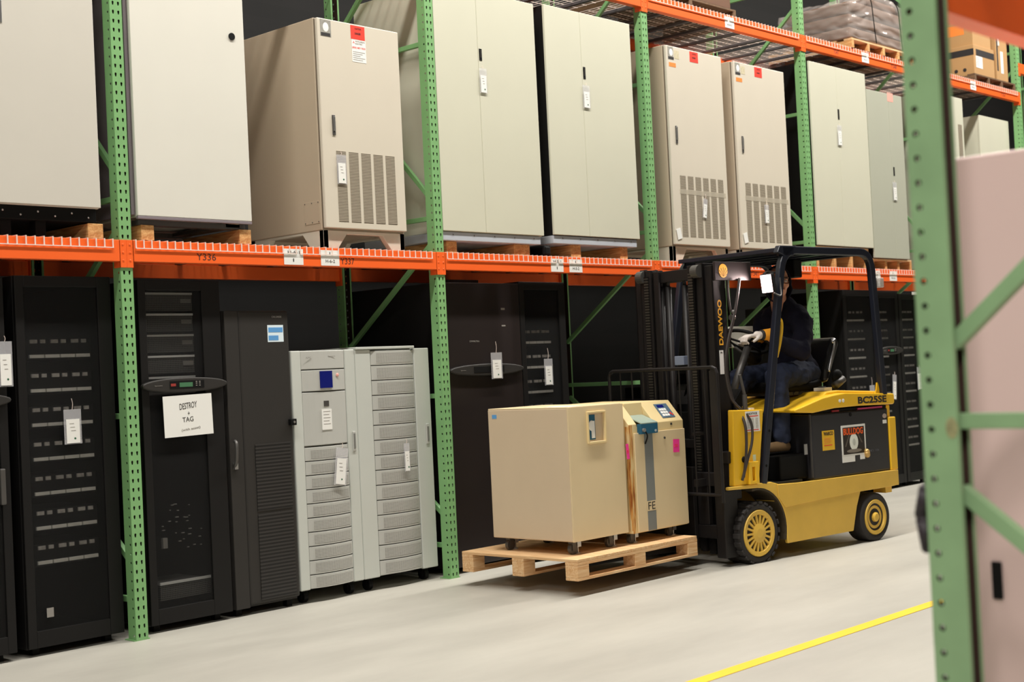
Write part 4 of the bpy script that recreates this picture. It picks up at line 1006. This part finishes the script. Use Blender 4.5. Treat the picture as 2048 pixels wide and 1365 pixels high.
# hood and counterweight
hp = [(.54, 1.012), (.54, 1.03), (.62, 1.045), (.74, 1.072), (.86, 1.098), (1.0, 1.114), (1.125, 1.122), (1.72, 1.090), (1.735, 1.082), (1.735, 1.02), (1.72, 1.008), (1.3, 1.018), (1.0, 1.016), (.75, .995), (.62, 1.005)]
hd = MB().prism(hp, .0, 1.06).build('hood', m_yel, F, bev=.014, seg=3)
MB().prism([(.95, 1.10), (1.02, 1.135), (1.15, 1.142), (1.66, 1.112), (1.66, 1.08)], .08, .98).build('hood_top', m_yel, hd, bev=.012)
lettering('BC25SE', .355, .052, m_ink, hd, (1.275, -.001, 1.033), ux=(1, 0, -.012), name='printing', bold=.035)
MB().ball((1.06, 0, 1.066), .016, .002, .012).ball((1.10, 0, 1.066), .014, .002, .014).build('chipped_decal', m_white, hd)
B(1.30, 1.60, .02, .05, .988, 1.0).build('pink_strip', mat('magenta_strip', (190, 60, 110), .5), F); B(.99, 1.07, .02, .05, .988, 1.0).build('red_strip', mat('dark_red_strip', (150, 30, 40), .5), F)
B(.76, 1.66, .03, 1.03, .985, 1.005).build('hood_seal', m_black, F)
cw = MB(); cw.box(1.656, 1.742, .004, .10, .508, .912); cw.box(1.656, 1.742, .96, 1.056, .508, .912); cw.box(1.66, 1.71, .03, 1.03, .912, 1.005); cw.box(1.66, 1.735, .10, .96, .508, .95)
cw.build('counterweight', m_yel, F, bev=.008)
B(1.08, 1.17, .15, .25, 1.142, 1.165).build('white_clip', m_white, F)
MB().prism([(1.54, 1.10), (1.60, 1.10), (1.585, 1.15), (1.575, 1.18), (1.565, 1.18), (1.555, 1.13)], .03, .04).build('lifting_hook', m_yel, F)
# overhead guard: two bent side frames, cross bars, roof
def corner(p0, p1, p2, r, n=6):
    p0, p1, p2 = map(Vector, (p0, p1, p2)); a = p1 + (p0 - p1).normalized() * r; b = p1 + (p2 - p1).normalized() * r
    return [(a * (1 - t) ** 2 + p1 * 2 * t * (1 - t) + b * t * t) for t in (k / n for k in range(n + 1))]
def side_frame(v):
    P0, P1, P2, P3 = (.172, 0, .53), (.515, 0, 2.168), (1.545, 0, 2.168), (1.622, 0, 1.08)
    pts = [P0] + corner(P0, P1, P2, .14) + corner(P1, P2, P3, .14) + [P3]
    return MB().sweep([Vector(p) + Vector((0, v, 0)) for p in pts], .045, .058).build('guard_frame', m_navy, F, bev=.008)
side_frame(.0); side_frame(.96)
rf = MB(); rf.prism([(.46, 2.155), (.46, 2.185), (.62, 2.192), (.62, 2.16)], .03, .98)
for k in range(5): rf.box(.66 + .19 * k, .74 + .19 * k, .05, .96, 2.165, 2.178)
rf.box(.6, 1.5, .05, .96, 2.182, 2.188); rf.box(1.46, 1.53, .05, .96, 2.15, 2.185)
rf.box(.50, .62, .0, .06, 2.13, 2.19)
rf.build('guard_roof', m_navy, F, bev=.004)
MB().prism([(.44, 2.150), (.47, 2.2), (.66, 2.2), (.54, 2.12)], .0, .045).build('roof_corner_bracket', m_navy, F, bev=.006)
B(1.30, 1.40, .55, .72, 2.02, 2.165).build('roof_box', m_black, F, bev=.01)
gr = MB().tube([(.44, .03, 1.685), (.475, .03, 1.665), (.475, .03, 1.60), (.445, .03, 1.50), (.405, .03, 1.41)], .012, 8, 5).build('grab_handle', m_yel, F, smooth=True)
mb = MB()
for (u, z) in ((.199, .66), (.249, .90)): mb.cyl((u, -.001, z), (u, .003, z), .010, n=10)
mb.build('bolt_hole', m_black, F)
# work lamp
lp = MB(); LM = Matrix.Translation((.335, .02, 1.93)) @ Matrix.Rotation(math.radians(-8), 4, 'Y') @ Matrix.Rotation(math.radians(24), 4, 'Z')
lp.box(-.018, .055, -.045, .045, -.07, .07, LM); ld = lp.build('work_lamp', m_black, F, bev=.012)
MB().box(-.026, -.0185, -.038, .038, -.062, .062, LM).build('lamp_lens', m_lamp, ld, bev=.003)
MB().tube([(.36, .07, 2.0), (.42, .08, 2.02), (.50, .04, 2.0)], .007, 6, 3).build('lamp_wire', m_hose, ld); MB().tube([(.34, -.03, 1.86), (.40, -.04, 1.84), (.44, -.01, 1.90), (.45, .0, 1.97)], .006, 6, 4).build('lamp_stay', m_steel, ld)
pl_ = bpy.data.lights.new('work_lamp_light', 'AREA'); pl_.shape = 'RECTANGLE'; pl_.size = .09; pl_.size_y = .11; pl_.energy = 5; pl_.color = (1, .78, .74)
po = bpy.data.objects.new('work_lamp_light', pl_); C.objects.link(po)
fm = Matrix.Translation(FO) @ Matrix.Rotation(TH, 4, 'Z')
dirw = (fm @ LM).to_3x3() @ Vector((-1, 0, 0)); po.location = (fm @ LM) @ Vector((-.032, 0, 0)); po.rotation_euler = dirw.to_track_quat('-Z', 'Y').to_euler()
rlp = MB().box(1.60, 1.655, -.02, .04, 1.90, 1.975).build('rear_lamp', see_through('smoky_lens', (200, 196, 190), .35, .2), F, bev=.008); MB().ball((1.63, .01, 1.93), .018).build('bulb', m_metal, rlp)
# seat
st_ = MB().prism([(.80, 1.145), (1.20, 1.145), (1.24, 1.17), (1.22, 1.235), (1.12, 1.22), (.80, 1.225)], .27, .76).build('seat_cushion', m_black, F, bev=.03, seg=3)
sb = MB().prism([(1.24, 1.20), (1.30, 1.20), (1.46, 1.50), (1.42, 1.545), (1.36, 1.53), (1.26, 1.30)], .27, .76).build('seat_back', mat('black_vinyl', (24, 24, 26), .3, var=.05), F, bev=.035, seg=3)
MB().tube([(1.345, .262, 1.50), (1.375, .262, 1.515), (1.365, .262, 1.46), (1.325, .262, 1.37), (1.29, .262, 1.28)], .010, 8, 4).build('seat_trim', m_metal, sb, smooth=True)
mb = MB(); mb.box(.84, 1.24, .30, .73, 1.12, 1.145)
for k in range(5): mb.cyl((.90 + .07 * k, .30, 1.13), (.93 + .07 * k, .30, 1.15), .008)
mb.build('seat_suspension', m_steel, F)
mb = MB().ball((1.36, .24, 1.235), .06, .03, .06); mb.build('belt_reel', m_black, F, smooth=True)
MB().cyl((1.30, .22, 1.17), (1.40, .22, 1.22), .03, n=14).build('belt_buckle', m_steel, F, smooth=True)
MB().cyl((1.12, .2, 1.12), (1.12, .2, 1.17), .02, n=12).box(1.10, 1.14, .18, .22, 1.165, 1.175).build('seat_lever', m_steel, F)
# mast
def chan(v0, v1, u0, u1, z0, z1, name='mast_rail'):
    mb = MB(); s = 1 if v0 < v1 else -1; a, b = min(v0, v1), max(v0, v1); th = .014
    if s > 0: mb.box(u0, u1, a, a + th, z0, z1)
    else: mb.box(u0, u1, b - th, b, z0, z1)
    mb.box(u0, u0 + .02, a, b, z0, z1); mb.box(u1 - .02, u1, a, b, z0, z1)
    return mb.build(name, m_mast, F, bev=.003)
chan(.135, .205, -.105, .025, .05, 2.065); chan(.89, .82, -.105, .025, .05, 2.065)
chan(.210, .270, -.125, .005, .07, 2.085); chan(.815, .755, -.125, .005, .07, 2.085)
chan(.685, .63, -.13, -.03, .09, 2.06); chan(.275, .335, -.145, -.015, .09, 2.075); chan(.75, .69, -.145, -.015, .09, 2.075)
for za, zb_ in ((1.98, 2.06), (.10, .20), (.80, .86)): B(-.10, .02, .14, .885, za, zb_).build('mast_crossbar', m_mast, F, bev=.003)
for v in (.36, .44, .60, .665): MB().cyl((-.06, v, .12), (-.06, v, 1.95), .022, n=14).cyl((-.06, v, 1.95), (-.06, v, 2.02), .014, n=10).build('lift_cylinder', m_mast, F, smooth=True)
for v in (.245, .78): MB().cyl((-.14, v - .03, 2.03), (-.14, v + .03, 2.03), .045, n=20).build('chain_pulley', m_steel, F)
for v in (.30, .73): MB().box(-.155, -.148, v - .02, v + .02, .4, 2.03).build('lift_chain', grid_mat('chain_links', (70, 66, 60), (20, 18, 16), 0, .02, 0, .5, metal=.5), F)
mp = MB().box(-.105, .275, .112, .130, 1.958, 2.088).build('mast_plate', mat('mast_plate_black', (44, 38, 38), .38, .2, var=.05), F, bev=.004)
sn = [(-.02 + .044 * math.cos(a), 2.024 + .048 * math.sin(a)) for a in (2 * PI * k / 24 for k in range(24))]
sun = MB().prism(sn, .1095, .112).build('sun_emblem', mat('emblem_amber', (244, 176, 48), .5, var=0), mp)
mb = MB()
for k in range(7):
    a = math.radians(24 + 22 * k); c_, s_ = math.cos(a), math.sin(a)
    mb.prism([(-.02, 1.985), (-.02 + .062 * c_ - .0022 * s_, 1.985 + .062 * s_ + .0022 * c_), (-.02 + .062 * c_ + .0022 * s_, 1.985 + .062 * s_ - .0022 * c_)], .109, .1097)
mb.build('emblem_rays', mat('mast_plate_black'), sun)
lettering('DAEWOO', .315, .042, mat('emblem_amber'), F, (-.028, .1345, 1.51), ux=(0, 0, 1), uy=(-1, 0, 0), name='maker_lettering', bold=.03)
wl = B(-.075, -.035, .133, .1348, 1.31, 1.475).build('mast_label', m_white, F)
lettering('50K', .022, .01, m_ink, wl, (-.066, .1325, 1.455), name='printing')
mb = MB(); mb.box(-.16, .03, .055, .134, .30, .36); mb.box(-.20, -.06, .05, .134, .06, .52); mb.box(-.15, .03, .04, .134, .70, .78); mb.cyl((-.05, .08, .74), (.08, .08, .70), .04, n=14); mb.box(-.12, .0, .06, .13, .45, .70)
mb.build('tilt_bracket', m_mast, F, bev=.006)
mb = MB(); mb.box(-.20, -.15, .12, .92, .19, .28); mb.box(-.20, -.15, .12, .92, .55, .64); mb.box(-.19, -.15, .2, .3, .28, .55); mb.box(-.19, -.15, .74, .84, .28, .55)
mb.build('fork_carriage', m_mast, F, bev=.004)
for v in (.29, .735):
    MB().prism([(-.24, .68), (-.205, .68), (-.205, .122), (-1.36, .125), (-1.36, .135), (-.30, .162), (-.24, .19)], v, v + .10).build('fork', m_mast, F, bev=.003)
mb = MB(); zt = 1.362; u = -.285
mb.tube([(u, -.02, .45), (u, -.02, zt - .04), (u, -.008, zt - .012), (u, .02, zt), (u, .98, zt), (u, 1.008, zt - .012), (u, 1.02, zt - .04), (u, 1.02, .45)], .013, 8)
for k in range(1, 9): mb.cyl((u, -.02 + .1156 * k, .50), (u, -.02 + .1156 * k, zt), .006, n=6)
mb.cyl((u, -.02, .50), (u, 1.02, .50), .012, n=8); mb.box(-.285, -.2, .20, .24, .55, .60); mb.box(-.285, -.2, .80, .84, .55, .60); mb.box(-.285, -.2, .20, .24, .90, .92); mb.box(-.292, -.284, -.015, .045, .50, 1.34)
mb.build('load_backrest', m_mast, F, smooth=False)
# hoses
mb = MB()
mb.tube([(.115, .09, 1.965), (.104, .08, 1.94), (.047, .08, 1.75), (-.045, .085, 1.512), (-.075, .085, 1.342), (-.05, .08, 1.168), (-.02, .06, 1.10), (.05, .0, .99), (.04, -.02, .85), (-.02, -.01, .69), (-.06, .0, .58)], .010, 8, 5)
mb.tube([(.13, .11, 1.965), (.125, .10, 1.93), (.070, .10, 1.74), (-.02, .105, 1.50), (-.045, .105, 1.33), (-.01, .10, 1.16), (.0, .08, 1.09), (-.01, .0, .98), (-.02, -.02, .86), (-.03, -.015, .72), (-.045, .0, .60)], .010, 8, 5)
mb.tube([(.03, .12, 1.96), (.03, .12, 1.85), (.035, .11, 1.74)], .009, 8, 4)
mb.build('hydraulic_hose', m_hose, F, smooth=True)
MB().cyl((.02, .10, 1.70), (.055, .10, 1.70), .02, n=12).ball((.04, .09, 1.735), .018).build('hose_fitting', m_steel, F)
mb = MB().tube([(-.05, .40, 1.95), (-.055, .38, 1.7), (-.06, .37, 1.3), (-.05, .36, .9)], .009, 8, 5); mb.tube([(-.05, .43, 1.95), (-.055, .41, 1.7), (-.06, .40, 1.3), (-.05, .39, .9)], .009, 8, 5); mb.build('inner_hose', m_hose, F, smooth=True)
MB().box(-.12, -.06, .43, .52, 1.385, 1.45).build('small_sensor', mat('bluish_sensor', (120, 130, 150), .3), F, bev=.004)

# ------------------------------------------------------------------ driver
BASE = W(1.05, .5, 1.225)
def blob(mb, name, m, parent, vox, smooth_it=4, bmp=None):
    o = mb.build(name, m, parent)
    r = o.modifiers.new('r', 'REMESH'); r.mode = 'VOXEL'; r.voxel_size = vox; r.use_smooth_shade = True
    s = o.modifiers.new('s', 'SMOOTH'); s.factor = .6; s.iterations = smooth_it
    if bmp:
        tx = bpy.data.textures.new(name + '_folds', 'CLOUDS'); tx.noise_scale = bmp[0]; tx.noise_depth = 1
        dsp = o.modifiers.new('d', 'DISPLACE'); dsp.texture = tx; dsp.strength = bmp[1]; dsp.mid_level = .5; dsp.texture_coords = 'LOCAL'
    return o
def Q(u, v, z): return W(u, v, z) - BASE
headc = Q(1.02, .48, 1.975)
face = Vector((-.66, -.75, -.05)).normalized(); side = face.cross(Vector((0, 0, 1))).normalized(); upv = side.cross(face)
HM = Matrix((side, face, upv)).transposed().to_4x4()     # local x side, y forward, z up
def H(x, y, z): return headc + HM.to_3x3() @ Vector((x, y, z))
sh_n = Q(1.10, .335, 1.665); sh_f = Q(1.10, .70, 1.70)
hip = Q(1.17, .50, 1.27); chest = Q(1.12, .50, 1.62)
elb_n = Q(.96, .25, 1.44); wr_n = Q(.66, .33, 1.56)
elb_f = Q(1.04, .78, 1.43); wr_f = Q(.87, .63, 1.56)
kn_n = Q(.69, .27, 1.27); an_n = Q(.62, .20, .815); kn_f = Q(.72, .66, 1.26); an_f = Q(.60, .66, .815)
hp_n = Q(1.17, .40, 1.27); hp_f = Q(1.17, .60, 1.27)
mb = MB()
mb.ball(H(0, -.008, .025), .074, .092, .098, HM); mb.ball(H(0, .022, -.055), .054, .062, .062, HM); mb.ball(H(0, .05, -.09), .028, .026, .022, HM)
mb.capsule(H(0, .088, .015), H(0, .108, -.018), .008, .014); mb.capsule(H(-.022, .078, -.052), H(.022, .078, -.052), .010, .010); mb.capsule(H(-.05, .066, .03), H(.05, .066, .03), .012)
for s in (-1, 1): mb.ball(H(s * .074, -.012, -.005), .012, .022, .032, HM); mb.ball(H(s * .04, .058, -.02), .026, .024, .026, HM)
mb.capsule(H(0, -.015, -.07), (chest * .25 + H(0, -.03, -.15) * .75), .052, .062)
mb.capsule(hip, chest, .12, .13); mb.capsule(chest, sh_n, .1, .05); mb.capsule(chest, sh_f, .1, .05); mb.capsule(H(0, -.03, -.15), chest, .06, .1)
for a, b, c in ((sh_n, elb_n, wr_n), (sh_f, elb_f, wr_f)): mb.capsule(a, b, .045, .036); mb.capsule(b, c, .036, .026)
for a, b, c in ((hp_n, kn_n, an_n), (hp_f, kn_f, an_f)): mb.capsule(hip, a, .09, .075); mb.capsule(a, b, .075, .052); mb.capsule(b, c, .05, .034)
person = blob(mb, 'person', m_skin, None, .009, 3); person.location = BASE
tag(person, 'person in a dark navy hooded top and white gloves driving the forklift, head turned sideways', 'person')
# jacket
mb = MB()
mb.capsule(hip + Vector((0, 0, .02)), Q(1.13, .5, 1.50), .155, .155); mb.capsule(Q(1.13, .5, 1.50), Q(1.11, .5, 1.66), .155, .12)
mb.capsule(chest, sh_n, .13, .078); mb.capsule(chest, sh_f, .14, .085); mb.capsule(Q(1.20, .42, 1.27), Q(1.26, .55, 1.25), .13, .14)
mb.capsule(sh_n, elb_n, .080, .072); mb.capsule(elb_n, wr_n + (elb_n - wr_n) * .30, .072, .052)
mb.capsule(sh_f, elb_f, .085, .072); mb.capsule(elb_f, wr_f + (elb_f - wr_f) * .2, .07, .05)
mb.capsule(Q(1.12, .49, 1.70), Q(1.10, .50, 1.79), .115, .095); mb.capsule(Q(1.10, .40, 1.70), Q(1.10, .60, 1.70), .105)
jk = blob(mb, 'hooded_top', m_jack, person, .012, 4, (.09, .03))
# hood: shell around the head, open at the face
bm = bmesh.new(); bmesh.ops.create_uvsphere(bm, u_segments=28, v_segments=20, radius=1)
kill = [v for v in bm.verts if (v.co.y > .22 and abs(v.co.x) < .86 and v.co.z < .82)]
bmesh.ops.delete(bm, geom=kill, context='VERTS')
for v in bm.verts:
    x, y, z = v.co; k = 1.0 + (.18 if z < -.3 else 0)
    v.co = H(x * .100 * k, y * .118 - .012, z * .142 * (1.15 if z < 0 else .94) + .0)
me = bpy.data.meshes.new('hood'); bm.to_mesh(me); bm.free(); me.materials.append(m_jack)
ho = bpy.data.objects.new('hood_cloth', me); C.objects.link(ho); ho.parent = jk
so = ho.modifiers.new('t', 'SOLIDIFY'); so.thickness = .012; su = ho.modifiers.new('s', 'SUBSURF'); su.levels = 1; su.render_levels = 2
for p in me.polygons: p.use_smooth = True
# glasses, eyes, lips
mb = MB()
for s in (-1, 1):
    c = H(s * .034, .094, .008); mb.tube([c + HM.to_3x3() @ Vector((.026 * math.cos(a), 0, .019 * math.sin(a))) for a in (2 * PI * k / 14 for k in range(14))], .0026, 6, closed=True)
    mb.cyl(H(s * .06, .09, .012), H(s * .078, -.01, .008), .0025, n=6)
mb.cyl(H(-.01, .097, .012), H(.01, .097, .012), .0025, n=6); mb.build('glasses', m_black, person)
mb = MB()
for s in (-1, 1): mb.ball(H(s * .033, .076, .008), .013, .008, .009, HM)
mb.build('eye', mat('eye_white', (190, 180, 172), .3, var=0), person, smooth=True)
mb = MB()
for s in (-1, 1): mb.capsule(H(s * .018, .083, .034), H(s * .05, .074, .034), .0045)
mb.build('brows', mat('dark_brown_hair', (60, 42, 32), .7), person)
mb = MB(); mb.capsule(H(-.018, .088, -.052), H(.018, .088, -.052), .0045, .0045); mb.build('lips', mat('lips', (176, 96, 84), .5, var=0), person, smooth=True)
# trousers
mb = MB()
mb.capsule(hip, hp_n, .145, .12); mb.capsule(hip, hp_f, .145, .12)
for a, b, c in ((hp_n, kn_n, an_n), (hp_f, kn_f, an_f)): mb.capsule(a, b, .112, .088); mb.capsule(b, c + Vector((0, 0, .03)), .084, .062); mb.capsule(c + Vector((0, 0, .06)), c + Vector((0, 0, .015)), .06, .066)
mb.box(-.08, .08, -.012, .012, -.055, .055, Matrix.Translation(Q(.93, .245, 1.26)) @ Matrix.Rotation(TH, 4, 'Z'))
tr = blob(mb, 'trousers', m_trou, person, .011, 3, (.07, .03))
# boots
for a in (an_n, an_f):
    mb = MB(); f0 = a - Vector((0, 0, .055)); mb.capsule(a + Vector((0, 0, .01)), f0, .045, .045); mb.capsule(f0 + UU * .03, f0 - UU * .15, .045, .036); mb.capsule(f0 - UU * .05, f0 - UU * .14, .042, .038)
    bo = blob(mb, 'boot', m_boot, person, .007, 3)
    MB().box(-.19, .075, -.045, .045, -.10, -.085, Matrix.Translation(a) @ Matrix.Rotation(TH, 4, 'Z')).build('sole', m_black, bo, bev=.006)
# gloved hands on the wheel
def glove(wr, target, thumb_up, name, vdir):
    """hand from wrist to target; fingers curl down around the rim"""
    d = (target - wr).normalized(); n = Vector((0, 0, 1)); lat = d.cross(n).normalized(); up_ = lat.cross(d)
    mb = MB(); palm0 = wr + d * .02; pc = wr + d * .075
    mb.capsule(wr, palm0, .030, .032)
    for k, off in enumerate((-.033, -.011, .011, .033)):
        mb.capsule(palm0 + lat * off * .6, wr + d * .095 + lat * off, .017, .0125)
    L = (.040, .045, .042, .034)
    for k, off in enumerate((-.034, -.0115, .0115, .034)):
        a = wr + d * .10 + lat * off; b = a + d * L[k] * .8 - up_ * .012; c = b + d * .012 - up_ * .028; e = c - d * .020 - up_ * .014
        mb.capsule(a, b, .0115, .0108, 8); mb.capsule(b, c, .0108, .010, 8); mb.capsule(c, e, .010, .009, 8)
    ta = palm0 + lat * thumb_up * .028 - up_ * .005; tb = ta + d * .035 + lat * thumb_up * .025 - up_ * .018; tc_ = tb + d * .03 - lat * thumb_up * .004 - up_ * .018
    mb.capsule(ta, tb, .015, .0125, 8); mb.capsule(tb, tc_, .0125, .0105, 8)
    g = blob(mb, 'glove', m_glove, person, .0042, 2)
    M = Matrix.Translation(wr) @ d.to_track_quat('Z', 'Y').to_matrix().to_4x4()
    MB().lathe([(.040, -.105), (.046, -.10), (.040, -.035), (.038, -.03)], (0, 0, 0), 'z', 20).build('cuff', m_cuff, g, smooth=True).matrix_local = M
    MB().lathe([(.036, -.034), (.039, -.03), (.039, -.015), (.035, -.012)], (0, 0, 0), 'z', 20).build('wrist_band', m_dark2, g, smooth=True).matrix_local = M
    return g
glove(Q(.60, .34, 1.575), Q(.47, .375, 1.572), -1, 'near', 1)
glove(Q(.86, .625, 1.565), Q(.76, .615, 1.565), 1, 'far', 1)

# ------------------------------------------------------------------ foreground rack and pink cabinet
FGY = -5.583
fgt = frame(-1.57, 'blurred green rack upright in the right foreground', fg=True, y=FGY)
for k_, (yy, zz, rr_) in enumerate(((.064, 1.250, .022),)):
    MB().ball((CW + .0012, yy, zz), .0012, rr_ * .6, rr_, seg=14, rings=8).build('rust_patch', mat('rust_on_green', (152, 150, 108), .8, var=.3, scale=60), fgt)
frame(-1.57 + D, 'far upright of the foreground rack, hidden behind the pink cabinet', fg=True, y=FGY)
def fg_beam(zt, label):
    t = thing('rack_beam', label, 'rack beam', (-1.57, FGY, 0)); t['kind'] = 'thing'; zb = zt - .121
    MB().prism([(.010, zb), (.010, zt), (-.012, zt), (-.012, zt - .03), (-.045, zt - .03), (-.045, zb)], CW + .007, D - .007, 'yz').build('beam', m_orange, t, bev=.003)
    for a, b in ((CW * .5, CW + .006), (D - .006, D + CW * .5)): B(a, b, .0025, .008, zt - .155, zt + .001).build('end_connector', m_orange, t, bev=.001)
    for a in (CW + .0015, D - .006): B(a, a + .0045, -.06, .0025, zt - .155, zt + .001).build('end_connector', m_orange, t, bev=.001)
fg_beam(2.245, 'blurred orange beam crossing the top right corner')
pc_ = thing('cabinet_enclosure', 'pinkish beige cabinet side filling the right edge, out of focus', 'cabinet', (-1.20, -6.45, 0))
m_pk = mat('pinkish_enamel', (222, 194, 190), .45, var=.03, scale=2)
B(0, .9, 0, .985, .06, 1.848).build('cabinet_body', m_pk, pc_, bev=.006)
B(0.02, .88, .02, .90, 0, .06).build('base_frame', m_black, pc_)
B(-.006, 0, .880, .905, .84, .925).build('handle', m_black, pc_, bev=.003)
cb = MB(); cb.capsule((0, 0, .02), (.005, .012, -.03), .014, .016); cb.capsule((.005, .010, -.045), (.005, .006, -.10), .016, .012); cb.tube([(0, 0, .02), (0, -.003, .06)], .004, 6)
o = cb.build('cord_bundle', mat('dark_cord', (44, 36, 42), .6), smooth=True, loc=(-1.55, FGY + .012, 1.10)); tag(o, 'small dark bundle hanging on the blurred near upright', 'bundle')

# ------------------------------------------------------------------ repeats share a group
GR = {'rack_upright': 'green uprights of the pallet racking', 'rack_beam': 'orange beams of the pallet racking', 'wire_deck': 'wire decks on the racking beams',
      'hang_tag': 'paper tags hanging on the cabinets', 'server_rack': 'black server racks on the floor under the shelf', 'battery_cabinet': 'silver battery cabinets',
      'electrical_cabinet': 'pale cabinets on the first shelf', 'timber_block': 'timber blocks under the cabinets', 'beige_unit': 'beige units on the lifted pallet',
      'sticky_note': 'pink sticky notes on the beige units', 'cardboard_box': 'cardboard boxes on the upper shelf', 'pallet': 'timber pallets'}
for o in bpy.data.objects:
    if o.parent is None and o.get('label'):
        g = GR.get(o.name.split('.')[0])
        if not g and o.name.startswith('power_cabinet'): g = 'tan slotted power cabinets' if 'slotted' in o['label'] else 'dark power cabinets'
        if g: o['group'] = g
